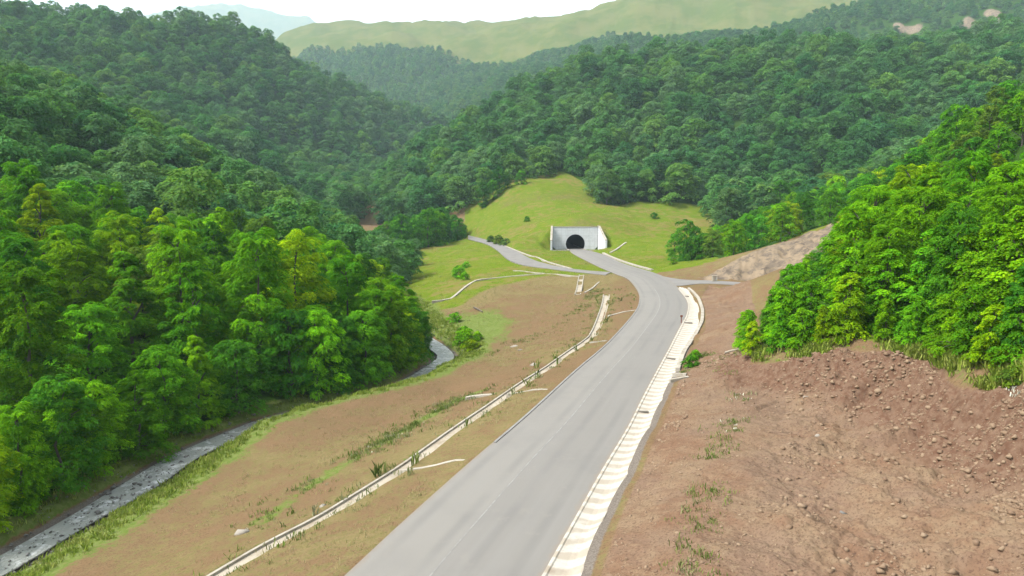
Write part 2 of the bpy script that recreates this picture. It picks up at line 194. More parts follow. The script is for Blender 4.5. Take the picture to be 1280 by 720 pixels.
def inside(x, y, poly):
    r = np.zeros(np.shape(x), bool); n = len(poly)
    for i in range(n):
        x0, y0 = poly[i][:2]; x1, y1 = poly[(i + 1) % n][:2]
        if y0 == y1: continue
        c = ((y0 > y) != (y1 > y)) & (x < (x1 - x0) * (y - y0) / (y1 - y0) + x0)
        r ^= c
    return r

def poly_sd(x, y, poly):
    d = seg_dist(x, y, list(poly) + [poly[0]])
    return np.where(inside(x, y, poly), -d, d)

def smooth_line(pts, step):
    P = np.array(pts, float)
    P = np.vstack([2 * P[0] - P[1], P, 2 * P[-1] - P[-2]])
    out = []
    for i in range(1, len(P) - 2):
        n = max(2, int(np.linalg.norm(P[i + 1] - P[i]) / step))
        for t in np.arange(n) / n:
            p0, p1, p2, p3 = P[i - 1], P[i], P[i + 1], P[i + 2]
            out.append(0.5 * (2 * p1 + (p2 - p0) * t + (2 * p0 - 5 * p1 + 4 * p2 - p3) * t * t + (3 * p1 - p0 - 3 * p2 + p3) * t ** 3))
    out.append(P[-2]); return np.array(out)

def mesh_np(name, verts, faces, k):
    me = bpy.data.meshes.new(name); verts = np.asarray(verts, np.float32); faces = np.asarray(faces, np.int32)
    me.vertices.add(len(verts)); me.vertices.foreach_set('co', verts.ravel())
    me.loops.add(faces.size); me.loops.foreach_set('vertex_index', faces.ravel())
    me.polygons.add(len(faces)); me.polygons.foreach_set('loop_start', np.arange(0, faces.size, k, dtype=np.int32))
    me.update(calc_edges=True); return me

def link(name, me, mat=None, parent=None, smooth=False):
    if isinstance(mat, (list, tuple)):
        for m in mat: me.materials.append(m)
    elif mat: me.materials.append(mat)
    if smooth: me.polygons.foreach_set('use_smooth', np.ones(len(me.polygons), bool))
    o = bpy.data.objects.new(name, me); C.objects.link(o)
    if parent: o.parent = parent
    return o

def mesh_py(name, v, f, mat=None, parent=None, smooth=False):
    me = bpy.data.meshes.new(name); me.from_pydata([tuple(map(float, p)) for p in v], [], f); me.update()
    return link(name, me, mat, parent, smooth)

def tag(o, label, cat, group=None):
    o['label'] = label; o['category'] = cat
    if group: o['group'] = group
    return o

def kind(o, k): o['kind'] = k; return o

def empty(name, loc, rz=0.0):
    o = bpy.data.objects.new(name, None); C.objects.link(o); o.location = loc; o.rotation_euler = (0, 0, rz); return o

# ------------------------------------------------------------------ materials
class Mat:
    def __init__(s, name, rough=0.85, spec=0.25, k=0.62):
        s.k = k          # one exposure-neutral scale for every ground, stone and concrete albedo
        s.m = bpy.data.materials.new(name); s.m.use_nodes = True; s.t = s.m.node_tree
        s.b = s.t.nodes['Principled BSDF']; s.b.inputs['Roughness'].default_value = rough
        s.b.inputs['Specular IOR Level'].default_value = spec
    def n(s, typ, **kw):
        o = s.t.nodes.new(typ)
        for k, v in kw.items(): setattr(o, k, v)
        return o
    def l(s, a, b): s.t.links.new(a, b)
    def coord(s):
        return s.n('ShaderNodeTexCoord').outputs['Object']
    def noise(s, scale, detail=4, rough=0.55, vec=None, stretch=None):
        o = s.n('ShaderNodeTexNoise'); o.inputs['Scale'].default_value = scale
        o.inputs['Detail'].default_value = detail; o.inputs['Roughness'].default_value = rough
        v = vec or s.coord()
        if stretch:
            m = s.n('ShaderNodeMapping'); m.inputs['Scale'].default_value = stretch; s.l(v, m.inputs[0]); v = m.outputs[0]
        s.l(v, o.inputs['Vector']); return o.outputs['Fac']
    def attr(s, name, typ='GEOMETRY'):
        o = s.n('ShaderNodeAttribute', attribute_name=name); o.attribute_type = typ; return o.outputs['Fac']
    def math(s, op, a, b=None, clamp=False):
        o = s.n('ShaderNodeMath', operation=op); o.use_clamp = clamp
        for i, q in enumerate((a, b)):
            if q is None: continue
            if isinstance(q, (int, float)): o.inputs[i].default_value = q
            else: s.l(q, o.inputs[i])
        return o.outputs[0]
    def ramp(s, fac, *stops):
        o = s.n('ShaderNodeValToRGB'); r = o.color_ramp
        while len(r.elements) < len(stops): r.elements.new(0.5)
        for e, (p, c) in zip(r.elements, stops): e.position = p; e.color = (c[0] * s.k, c[1] * s.k, c[2] * s.k, 1)
        s.l(fac, o.inputs[0]); return o.outputs[0]
    def step(s, fac, a, b):
        o = s.n('ShaderNodeMapRange', interpolation_type='SMOOTHSTEP'); s.l(fac, o.inputs[0])
        o.inputs[1].default_value = a; o.inputs[2].default_value = b; return o.outputs[0]
    def mix(s, fac, a, b, blend='MIX'):
        o = s.n('ShaderNodeMix', data_type='RGBA', blend_type=blend)
        for i, q in ((0, fac), (6, a), (7, b)):
            if isinstance(q, (int, float)): o.inputs[i].default_value = q
            elif isinstance(q, tuple): o.inputs[i].default_value = (q[0] * s.k, q[1] * s.k, q[2] * s.k, 1)
            else: s.l(q, o.inputs[i])
        return o.outputs[2]
    def color(s, c):
        if isinstance(c, tuple): s.b.inputs['Base Color'].default_value = (c[0] * s.k, c[1] * s.k, c[2] * s.k, 1)
        else: s.l(c, s.b.inputs['Base Color'])
        return s
    def bump(s, h, strength=0.5, dist=0.1):
        o = s.n('ShaderNodeBump'); o.inputs['Strength'].default_value = strength; o.inputs['Distance'].default_value = dist
        s.l(h, o.inputs['Height']); s.l(o.outputs[0], s.b.inputs['Normal']); return s

def concrete_mat(name, c=(0.52, 0.48, 0.405), dirt=(0.35, 0.30, 0.225), scale=0.8):
    M = Mat(name, 0.9, 0.2)
    a = M.noise(scale, 6, 0.65); b = M.noise(scale * 9, 4, 0.7)
    f = M.step(M.math('ADD', M.math('MULTIPLY', a, 0.7), M.math('MULTIPLY', b, 0.3)), 0.42, 0.66)
    M.color(M.mix(f, c, dirt)); M.bump(b, 0.3, 0.02); return M.m

CONC = concrete_mat('pale_concrete')
CONC_W = concrete_mat('weathered_concrete', (0.50, 0.44, 0.345), (0.36, 0.295, 0.21), 0.5)

def portal_mat():
    M = Mat('portal_concrete', 0.9, 0.2)
    a = M.noise(0.5, 6, 0.65); st = M.noise(1.6, 4, 0.6, stretch=(1, 1, 0.12))
    c = M.mix(M.step(a, 0.4, 0.7), (0.86, 0.87, 0.89), (0.74, 0.745, 0.75))
    c = M.mix(M.math('MULTIPLY', M.step(st, 0.5, 0.75), 0.45), c, (0.58, 0.57, 0.55))
    sp = M.n('ShaderNodeSeparateXYZ'); M.l(M.coord(), sp.inputs[0])
    def joint(axis, step): return M.step(M.math('ABSOLUTE', M.math('SUBTRACT', M.math('FRACT', M.math('MULTIPLY', sp.outputs[axis], 1 / step)), 0.5)), 0.025, 0.012)
    c = M.mix(M.math('MULTIPLY', M.math('MAXIMUM', joint(0, 2.5), joint(2, 2.4)), 0.5), c, (0.40, 0.395, 0.385))
    M.color(c); M.bump(a, 0.2, 0.03); return M.m
PORTAL = portal_mat()
LINING = Mat('dark_lining', 0.95, 0.1).color((0.03, 0.03, 0.032)).m  # one even near-black colour along the whole tunnel lining

def road_mat():
    M = Mat('asphalt', 0.85, 0.12)
    uv = M.n('ShaderNodeUVMap').outputs[0]
    sp = M.n('ShaderNodeSeparateXYZ'); M.l(uv, sp.inputs[0]); u = sp.outputs[0]
    big = M.noise(0.11, 4, 0.6); fine = M.noise(6.0, 5, 0.75)
    streak = M.noise(1.0, 5, 0.6, vec=uv, stretch=(16, 0.05, 1))
    base = M.mix(M.step(u, 0.40, 0.47), (0.292, 0.276, 0.248), (0.262, 0.248, 0.225))
    base = M.mix(M.math('MULTIPLY', M.step(streak, 0.35, 0.7), 0.35), base, (0.29, 0.278, 0.258))
    base = M.mix(M.math('MULTIPLY', M.step(big, 0.45, 0.75), 0.4), base, (0.215, 0.206, 0.193))
    base = M.mix(M.math('MULTIPLY', M.step(fine, 0.55, 0.8), 0.25), base, (0.15, 0.147, 0.14))
    tr = M.math('ABSOLUTE', M.math('SUBTRACT', M.math('FRACT', M.math('ADD', M.math('MULTIPLY', u, 4.0), 0.1)), 0.5))
    base = M.mix(M.math('MULTIPLY', M.math('MULTIPLY', M.step(tr, 0.22, 0.02), M.step(M.noise(0.09, 3, 0.6), 0.3, 0.6)), 0.38), base, (0.19, 0.184, 0.174))
    base = M.mix(M.math('MULTIPLY', M.step(M.noise(0.5, 6, 0.75), 0.56, 0.66), 0.35), base, (0.31, 0.285, 0.25))
    edge = M.math('ABSOLUTE', M.math('SUBTRACT', u, 0.5))
    dust = M.math('MULTIPLY', M.step(M.math('ADD', edge, M.math('MULTIPLY', M.noise(0.8, 5, 0.7), 0.10)), 0.51, 0.56), 0.65)
    base = M.mix(dust, base, (0.30, 0.24, 0.18))
    M.color(base); M.bump(fine, 0.15, 0.01); return M.m
ROAD = road_mat()
def sroad_mat():
    M = Mat('dusty_road', 0.9, 0.2); a = M.noise(0.25, 5, 0.65); b = M.noise(3, 4, 0.7)
    c = M.mix(M.step(a, 0.4, 0.65), (0.28, 0.265, 0.245), (0.235, 0.225, 0.21))
    c = M.mix(M.math('MULTIPLY', M.step(b, 0.5, 0.7), 0.3), c, (0.26, 0.21, 0.16)); M.color(c); return M.m
SROAD = sroad_mat()
def line_mat():
    M = Mat('worn_road_paint', 0.7, 0.3); f = M.step(M.noise(0.9, 6, 0.75), 0.40, 0.58)
    M.color(M.mix(f, (0.34, 0.328, 0.305), (0.262, 0.25, 0.23))); return M.m

def terrain_mat():
    M = Mat('valley_ground', 1.0, 0.0)
    n1 = M.noise(0.035, 5, 0.6); n2 = M.noise(0.28, 6, 0.68); n3 = M.noise(1.9, 6, 0.72); n4 = M.noise(7, 4, 0.7)
    mixn = M.math('ADD', M.math('MULTIPLY', n2, 0.5), M.math('MULTIPLY', n3, 0.5))
    def mask(name, lo=0.35, hi=0.65, amt=1.3):
        a = M.attr(name); return M.step(M.math('ADD', a, M.math('MULTIPLY', M.math('SUBTRACT', mixn, 0.5), amt)), lo, hi)
    # embankment soil with dry straw-coloured growth
    soil = M.mix(M.step(n2, 0.35, 0.65), (0.228, 0.148, 0.080), (0.202, 0.140, 0.074))
    soil = M.mix(M.math('MULTIPLY', M.step(n3, 0.48, 0.68), 0.8), soil, (0.265, 0.175, 0.105))
    soil = M.mix(M.math('MULTIPLY', M.step(n4, 0.50, 0.66), 0.85), soil, (0.115, 0.072, 0.042))
    dry = M.mix(M.step(n3, 0.4, 0.62), (0.265, 0.200, 0.098), (0.20, 0.168, 0.070))
    dry = M.mix(M.math('MULTIPLY', M.step(n4, 0.52, 0.66), 0.75), dry, (0.105, 0.11, 0.035))
    c = M.mix(mask('dry', 0.36, 0.60, 2.3), soil, dry)
    grass = M.mix(M.step(n2, 0.36, 0.62), (0.135, 0.205, 0.014), (0.185, 0.215, 0.028))
    grass = M.mix(M.math('MULTIPLY', M.step(n3, 0.46, 0.66), 0.7), grass, (0.075, 0.155, 0.012))
    grass = M.mix(M.math('MULTIPLY', M.step(M.math('ADD', M.math('MULTIPLY', n1, .6), M.math('MULTIPLY', n2, .4)), 0.49, 0.60), 0.8), grass, (0.23, 0.185, 0.062))
    c = M.mix(mask('grass'), c, grass)
    green = M.mix(M.step(n3, 0.4, 0.6), (0.20, 0.24, 0.075), (0.13, 0.185, 0.035))
    c = M.mix(mask('green', 0.4, 0.62, 1.7), c, green)
    # raw cut earth
    vc = M.n('ShaderNodeTexVoronoi'); vc.inputs['Scale'].default_value = 1.5; M.l(M.coord(), vc.inputs['Vector'])
    red = M.mix(M.step(n2, 0.38, 0.62), (0.225, 0.134, 0.084), (0.275, 0.192, 0.122))
    n5 = M.noise(0.12, 5, 0.65)
    red = M.mix(M.math('MULTIPLY', M.step(n5, 0.42, 0.62), 0.75), red, (0.235, 0.160, 0.112))
    red = M.mix(M.math('MULTIPLY', M.step(n3, 0.5, 0.7), 0.75), red, (0.30, 0.215, 0.135))
    red = M.mix(M.math('MULTIPLY', M.step(n4, 0.5, 0.66), 0.85), red, (0.125, 0.075, 0.052))
    c = M.mix(mask('cut', 0.35, 0.65, 0.8), c, red)
    wv = M.n('ShaderNodeTexWave'); wv.inputs['Scale'].default_value = 0.055; wv.inputs['Distortion'].default_value = 9; wv.inputs['Detail'].default_value = 5; wv.inputs['Detail Scale'].default_value = 1.6; M.l(M.coord(), wv.inputs['Vector'])
    red = M.mix(M.math('MULTIPLY', M.step(wv.outputs['Fac'], 0.62, 0.95), 0.6), red, (0.36, 0.255, 0.145))
    red = M.mix(M.math('MULTIPLY', M.step(wv.outputs['Fac'], 0.30, 0.05), 0.5), red, (0.185, 0.125, 0.092))
    top = M.mix(M.step(n3, 0.38, 0.62), (0.155, 0.085, 0.055), (0.225, 0.145, 0.098))
    c = M.mix(mask('dark', 0.38, 0.7, 1.0), c, top)
    pale = M.mix(M.step(n2, 0.4, 0.62), (0.33, 0.252, 0.17), (0.20, 0.16, 0.12))
    pale = M.mix(M.math('MULTIPLY', M.step(M.noise(0.5, 6, 0.7), 0.5, 0.62), 0.6), pale, (0.10, 0.085, 0.075))
    gravel = M.mix(M.step(M.noise(9, 3, 0.8), 0.42, 0.6), (0.17, 0.145, 0.12), (0.25, 0.215, 0.18))
    c = M.mix(mask('gravel', 0.38, 0.62, 0.9), c, gravel)
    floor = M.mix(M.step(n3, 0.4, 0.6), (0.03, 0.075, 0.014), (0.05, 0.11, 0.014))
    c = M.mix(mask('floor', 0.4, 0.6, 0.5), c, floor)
    alp = M.mix(M.step(M.noise(0.012, 7, 0.68), 0.40, 0.60), (0.105, 0.14, 0.028), (0.16, 0.168, 0.048))
    c = M.mix(mask('alpine', 0.4, 0.6, 0.2), c, alp)
    c = M.mix(mask('pale', 0.38, 0.62, 0.9), c, pale)
    M.color(c)
    hb = M.math('ADD', M.math('MULTIPLY', n3, 0.6), M.math('MULTIPLY', n4, 0.35))
    M.bump(hb, 0.6, 0.16); return M.m

def leaf_mat(name, use_obj, ramp=None, trans=0.42, sun_leaf=(1.9, 1.38, .6)):
    M = Mat(name, 0.7, 0.02, 1.0); oi = M.n('ShaderNodeObjectInfo')
    if use_obj: c = oi.outputs['Color']
    else: c = M.ramp(oi.outputs['Random'], *ramp)
    lf = M.attr('leaf')
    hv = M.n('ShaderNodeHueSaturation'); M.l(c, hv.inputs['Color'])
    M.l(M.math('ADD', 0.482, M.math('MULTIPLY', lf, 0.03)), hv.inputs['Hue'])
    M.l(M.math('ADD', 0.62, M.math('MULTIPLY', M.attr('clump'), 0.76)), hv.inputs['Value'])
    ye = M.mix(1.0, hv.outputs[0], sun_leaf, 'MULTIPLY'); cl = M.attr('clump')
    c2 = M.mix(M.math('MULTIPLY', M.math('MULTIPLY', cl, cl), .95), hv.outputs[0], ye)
    M.color(c2)
    tr = M.n('ShaderNodeBsdfTranslucent'); M.l(M.mix(1.0, c2, (1.0, 1.0, 0.55), 'MULTIPLY'), tr.inputs[0])
    ms = M.n('ShaderNodeMixShader'); ms.inputs[0].default_value = trans
    M.l(M.b.outputs[0], ms.inputs[1]); M.l(tr.outputs[0], ms.inputs[2])
    M.l(ms.outputs[0], M.t.nodes['Material Output'].inputs[0]); return M.m
LEAF = leaf_mat('leaves', True)
FAR_RAMP = ((0.0, (0.030, 0.112, 0.038)), (0.2, (0.078, 0.205, 0.050)), (0.35, (0.038, 0.146, 0.044)), (0.55, (0.105, 0.215, 0.082)), (0.75, (0.050, 0.182, 0.038)), (0.9, (0.108, 0.230, 0.044)), (1.0, (0.042, 0.130, 0.052)))
LEAF_FAR = leaf_mat('far_leaves', False, FAR_RAMP, .45, (1.3, 1.22, 1.1))
def bark_mat():
    M = Mat('bark', 0.9, 0.1); f = M.noise(3, 5, 0.7, stretch=(1, 1, 0.25))
    M.color(M.mix(f, (0.10, 0.085, 0.07), (0.19, 0.17, 0.15))); return M.m
BARK = bark_mat()

# ------------------------------------------------------------------ the lie of the land
HP = np.array(HEIGHTS, float)
def _solve():
    n = len(HP); d = np.hypot(HP[:, None, 0] - HP[None, :, 0], HP[:, None, 1] - HP[None, :, 1])
    A = np.zeros((n + 3, n + 3)); A[:n, :n] = -d; A[:n, :n] += -np.eye(n) * 0.25 * -1
    A[:n, n] = 1; A[:n, n + 1:] = HP[:, :2] / 1000; A[n, :n] = 1; A[n + 1:, :n] = HP[:, :2].T / 1000
    b = np.concatenate([HP[:, 2], [0, 0, 0]]); return np.linalg.solve(A, b)
SOL = _solve(); NB = len(HP)
def base_height(x, y):
    x = np.asarray(x, float); y = np.asarray(y, float); sh = x.shape; x = x.ravel(); y = y.ravel(); z = np.empty_like(x)
    for i in range(0, len(x), 20000):
        X = x[i:i + 20000]; Y = y[i:i + 20000]
        d = np.sqrt((X[:, None] - HP[None, :, 0]) ** 2 + (Y[:, None] - HP[None, :, 1]) ** 2)
        z[i:i + 20000] = -d @ SOL[:NB] + SOL[NB] + (X * SOL[NB + 1] + Y * SOL[NB + 2]) / 1000
    return z.reshape(sh)

L = LINES
def extend(line, d):
    a = np.array(line[-1]); b = np.array(line[-2]); v = (a - b) / np.linalg.norm(a - b); return list(line) + [tuple(a + v * d)]
road_l = smooth_line(extend(L['road_left'], 45), 1.5); road_r = smooth_line(extend(L['road_right'], 45), 1.5)
gut_o = smooth_line(extend(L['gutter_out'], 45), 1.5)
def pair(a, b, n=None):
    j = np.array([np.argmin(np.hypot(b[:, 0] - p[0], b[:, 1] - p[1])) for p in a]); return np.maximum.accumulate(j)
gi = np.argmin(np.hypot(road_r[:, 0] - gut_o[0][0], road_r[:, 1] - gut_o[0][1]))
road_poly = [tuple(p) for p in road_l[::3]] + [tuple(p) for p in road_r[::-1][::3]]
gut_poly = [tuple(p) for p in road_r[gi:][::3]] + [tuple(p) for p in gut_o[::-1][::3]]
side_poly = list(L['side_low']) + list(L['side_up'])[::-1]
branch_poly = list(L['branch_up']) + list(L['branch_low'])[::-1]
stream_c = smooth_line(L['stream'], 2.0)
ditch_c = smooth_line(extend([L['ditch'][1], L['ditch'][0]], 30)[::-1][:1] + L['ditch'], 1.2)
PX, PY = L['portal'][0][:2]; PROT = math.radians(3.0)
HW, PH = 10.0, 9.8

def to_portal(x, y):
    dx, dy = x - PX, y - PY; c, s = math.cos(-PROT), math.sin(-PROT)
    return dx * c - dy * s, dx * s + dy * c

def height(x, y, detail=True):
    x = np.asarray(x, float); y = np.asarray(y, float)
    z = base_height(x, y)
    r = np.hypot(x, y)
    # raw earth gets lumps, gullies and ledges
    if detail:
        cut = cut_mask(x, y)
        rid = 1 - np.abs(fbm(x * 0.35, y * 0.35, 4, 3))
        rid2 = 1 - np.abs(fbm(x * 0.8 + 3, y * 0.8, 4, 13)); led = fbm(x * .5 + y * .3, y * .25, 3, 71)
        bz = .35 + .65 * sm(2, 6, seg_dist(x, y, L['weeds_bench'])) * sm(1.5, 7, seg_dist(x, y, L['gutter_out'])); fz = 1 + .9 * (1 - sm(2, 7, seg_dist(x, y, L['cut_edge'])))
        z = z + cut * bz * (fbm(x * .33, y * .33, 4, 3) * .6 * fz + (.8 - rid2) * .62 * (fz - .85) + led * .4 + fbm(x * 1.6, y * 1.6, 3, 9) * 0.2 + fbm(x * 3.6, y * 3.6, 2, 29) * 0.08)
        arc, ded = along_of(x, y, L['cut_edge']); gul = 1 - np.abs(fbm(arc * .42 + .12 * fbm(x * .5, y * .5, 2, 3), ded * .07, 3, 101))
        z = z - cut * (gul - .6) * 1.15 * sm(.3, 2.5, ded) * (1 - sm(5, 15, ded))
        z = z + (1 - cut) * fbm(x * 0.12, y * 0.12, 4, 5) * np.clip(r / 300, 0.25, 1.0) * 0.9 * sm(0, 6, np.minimum(poly_sd(x, y, road_poly), 20))
        z = z + (r > 280) * fbm(x * 0.008, y * 0.008, 4, 11) * np.clip((r - 280) / 900, 0, 1) * 26
        z = z + sm(1700, 2100, r) * (.7 - np.abs(fbm(x * .0035, y * .0035, 3, 93))) * 26
    rs = pale_mask(x, y)
    z = z + rs * ((1 - np.abs(fbm(x * 0.16, y * 0.16, 4, 41))) - 0.7) * 3.0
    near = (r < 460)
    if near.any():
        xn, yn, zn = x[near], y[near], z[near]
        sd = seg_dist(xn, yn, stream_c[::2])
        zs = -8.75 + 0.0 * xn
        zn = np.where(sd < 3.6, zn + (np.minimum(zs, zn) - zn) * (1 - sm(1.6, 3.6, sd)), zn)
        dd = seg_dist(xn, yn, ditch_c[::3]); zn = zn - 0.45 * (1 - sm(0.5, 1.3, dd))
        for poly, low in ((road_poly, -0.16), (gut_poly, -0.42), (branch_poly, -0.16)):
            s = poly_sd(xn, yn, poly); w = 1 - (sm(0.0, 1.0, s) if low > -0.4 else sm(-0.45, 0.0, s)); zn = zn + (low - zn) * w
        s = poly_sd(xn, yn, side_poly); w = 1 - sm(0, 2.5, s)
        zside = np.interp(yn, [204, 230, 270, 305, 356, 412], [0, .1, .45, .85, 1.25, 1.65]) - 0.2
        zn = zn + (zside - zn) * w
        # fill behind the portal wall, level ground in front
        lx, ly = to_portal(xn, yn)
        front = (1 - sm(11.5, 17, np.abs(lx))) * (1 - sm(0.2, 0.5, ly)) * sm(-16, -9, ly)
        zn = zn + (-0.12 - zn) * front * (zn > -0.12)
        back = (1 - sm(10.5, 16, np.abs(lx))) * sm(0.25, 0.55, ly) * (1 - sm(6, 22, ly))
        zn = zn + (np.maximum(zn, PH - 0.35) - zn) * back
        z = z.copy(); z[near] = zn
    cr = crag_mask(x, y); z = z + cr * (4 + 7 * fbm(x * .06, y * .06, 3, 88))
    far = r > 3200
    if far.any():
        z = z.copy()
        g = 1960 * np.exp(-((x + 3560) / 3300) ** 2 - ((y - 8000) / 1100) ** 2)
        zf = np.minimum(z, 350) + g * (1 + 0.07 * fbm(x * 0.0022, y * 0.0022, 5, 77))
        z = z + (zf - z) * sm(3200, 5200, r)
    return z

cut_zone = [tuple(p[:2]) for p in L['cut_edge']] + [(34.0, 20), (8, 20)] + [(gut_o[k][0] + 1.0, gut_o[k][1]) for k in range(len(gut_o) - 28, 10, -6)] + [(48, 168), (52, 150), (42, 118), (30, 84)]
rock_zone = [tuple(p) for p in [(48.5, 183.8), (60, 179), (75, 173), (95, 178), (97, 192), (95, 207), (85, 203), (70, 196), (58, 190)]]
CRAGS = [(665, 1178, 20, 11), (727, 1148, 17, 13), (776, 1160, 12, 15), (672, 1128, 11, 8), (640, 1186, 10, 7)]
def crag_mask(x, y):
    m = np.zeros(np.shape(x))
    for cx_, cy_, a, b in CRAGS: m = np.maximum(m, np.exp(-(((x - cx_) / a) ** 2 + ((y - cy_) / b) ** 2)))
    return m
def along_of(x, y, line):
    best = np.full(np.shape(x), 1e9); arc = np.zeros(np.shape(x)); s0 = 0.0
    for a, b in zip(line, line[1:]):
        dx, dy = b[0] - a[0], b[1] - a[1]; ln = math.hypot(dx, dy)
        t = np.clip(((x - a[0]) * dx + (y - a[1]) * dy) / (ln * ln), 0, 1); d = np.hypot(x - a[0] - t * dx, y - a[1] - t * dy)
        m = d < best; best = np.where(m, d, best); arc = np.where(m, s0 + t * ln, arc); s0 += ln
    return arc, best
def cut_mask(x, y): return 1 - sm(-0.8, 0.5, poly_sd(x, y, cut_zone))
def pale_mask(x, y): return 1 - sm(-2, 1, poly_sd(x, y, rock_zone))

# ------------------------------------------------------------------ terrain sheet
def build_terrain():
    ang = np.concatenate([np.linspace(-180, -60, 40, endpoint=False), np.linspace(-60, -42, 50, endpoint=False), np.linspace(-42, 8, 330, endpoint=False), np.linspace(8, 42, 360, endpoint=False), np.linspace(42, 60, 50, endpoint=False), np.linspace(60, 180, 40, endpoint=False)])
    rr = [3.0, 9.0, 15.0, 20.0]
    while rr[-1] < 9400:
        r = rr[-1]; k = 1.014 if r < 28 else 1.0022 if r < 75 else 1.006 if r < 110 else 1.0095 if r < 420 else 1.018
        rr.append(r * k)
    rr = np.array(sorted(rr + list(np.arange(306.5, 315, 0.3))))
    a = np.radians(ang); na, nr = len(a), len(rr)
    X = rr[:, None] * np.sin(a)[None]; Y = rr[:, None] * np.cos(a)[None]
    Z = height(X, Y)
    V = np.stack([X, Y, Z], -1).reshape(-1, 3)
    i = np.arange(nr - 1)[:, None]; j = np.arange(na)[None]; j2 = (j + 1) % na
    F = np.stack([i * na + j, i * na + j2, (i + 1) * na + j2, (i + 1) * na + j], -1).reshape(-1, 4)[:, ::-1]
    cen = V[F].mean(1); lx, ly = to_portal(cen[:, 0], cen[:, 1])
    zmin = V[F][:, :, 2].min(1)
    hole = (np.abs(lx) < 5.2) & (ly > 0.0) & (ly < 1.4) & (zmin < 8.6)
    F = F[~hole]
    me = mesh_np('ground', V, F, 4)
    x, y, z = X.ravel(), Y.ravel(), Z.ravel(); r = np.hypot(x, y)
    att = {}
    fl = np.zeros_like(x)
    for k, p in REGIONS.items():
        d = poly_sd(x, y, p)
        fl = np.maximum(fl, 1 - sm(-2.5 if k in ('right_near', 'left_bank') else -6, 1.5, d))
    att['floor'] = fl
    cut = cut_mask(x, y); bench = seg_dist(x, y, L['weeds_bench'])
    att['cut'] = cut
    ed = seg_dist(x, y, L['cut_edge']); att['dark'] = cut * (1 - sm(2.0, 8.5, ed + 2.5 * fbm(x * .2, y * .2, 3, 61)))
    att['pale'] = np.maximum(pale_mask(x, y), (r > 1000) * np.clip(crag_mask(x, y) * 1.4 + .3 * fbm(x * .05, y * .05, 3, 55), 0, 1) * (crag_mask(x, y) > .1))
    gd = seg_dist(x, y, gut_o[8:]); att['gravel'] = (1 - sm(0.0, 1.1, gd)) * (y < 92) + (1 - sm(1.8, 3.1, seg_dist(x, y, stream_c[::2]))) * 1.0
    bl = np.minimum(seg_dist(x, y, L['bank_veg']), 30); di = seg_dist(x, y, ditch_c[::3]); stm = seg_dist(x, y, stream_c[::2])
    emb = (x < 31) & (y < 300) & (cut < .5)
    left_bank_side = inside(x, y, REGIONS['left_bank'])
    green = 0.95 * (1 - sm(5.0, 13, stm)) * sm(2.0, 3.2, stm) + 0.55 * (1 - sm(0.3, 2.5, bl)) + 0.42 * (1 - sm(0.8, 2.6, di)) * (fbm(x * .3, y * .3, 3, 33) > 0)
    patch = np.exp(-(((x + 7.5) / 8) ** 2 + ((y - 143) / 20) ** 2)); green = np.maximum(green, patch * 1.05)
    green = np.maximum(green, cut * 0.75 * (1 - sm(0.3, 1.4, bench)) * (0.6 + 0.6 * fbm(x * .4, y * .25, 3, 8)))
    edge_g = (1 - sm(0, 2.4, ed)) * (1 - cut); green = np.maximum(green, .45 * edge_g)
    green = np.maximum(green, .36 * np.clip(fbm(x * .09, y * .09, 4, 66) * 2.2 - .25, 0, 1) * (cut < .5)); att['green'] = np.clip(green, 0, 1) * (cut + emb + edge_g > 0)
    dry = 0.42 + 0.26 * fbm(x * 0.045, y * 0.045, 4, 14) + 0.16 * (1 - sm(0.5, 4, di)) + 0.3 * sm(95, 150, y) * (1 - sm(0, 9, np.abs(seg_dist(x, y, L['kerb_terrace']) - 7)))
    dry = np.maximum(dry, cut * 0.42 * (1 - sm(1, 6, bench)))
    att['dry'] = np.clip(dry, 0, 1)
    hump = sm(-1, 3, poly_sd(x, y, [(27.5, 217), (8, 222), (-10, 212), (-18, 196), (-22, 155), (-14, 140), (-5, 150), (3, 170), (20, 172), (24, 175), (29, 195), (33, 190), (60, 160), (60, 140), (200, -50), (-200, -50), (-40, 160), (-40, 217)]))
    hump = np.where((y > 165) & (x < 60), np.maximum(hump * (y > 200), 1 - sm(0, 5, poly_sd(x, y, [(-22, 155), (-16, 160), (-11, 178), (-5, 190), (8, 200), (26, 207), (4, 262), (-14, 330), (-30, 330), (-40, 240)]))), 0)
    meadow = ((y > 205) & (x > 8) | (y > 300)) * 1.0
    att['grass'] = np.clip(np.maximum(hump, meadow) * (r < 900) * (0.76 + .36 * fbm(x * .05, y * .05, 5, 19)) * ~((x < -30) & (y > 420)) * (1 - att['pale']), 0, 1)
    att['grass'] = np.maximum(att['grass'], .9 * ((x > 33) & (y < 175) & (y > -400)) * sm(0, 3, poly_sd(x, y, cut_zone)) * (1 - att['pale']) * ((x > 70) | (y < 120)))
    att['alpine'] = sm(850, 1000, r) * (1 - fl)
    for k, v in att.items():
        q = me.attributes.new(k, 'FLOAT', 'POINT'); q.data.foreach_set('value', np.ascontiguousarray(v, np.float32))
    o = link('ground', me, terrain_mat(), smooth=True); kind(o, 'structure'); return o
build_terrain()

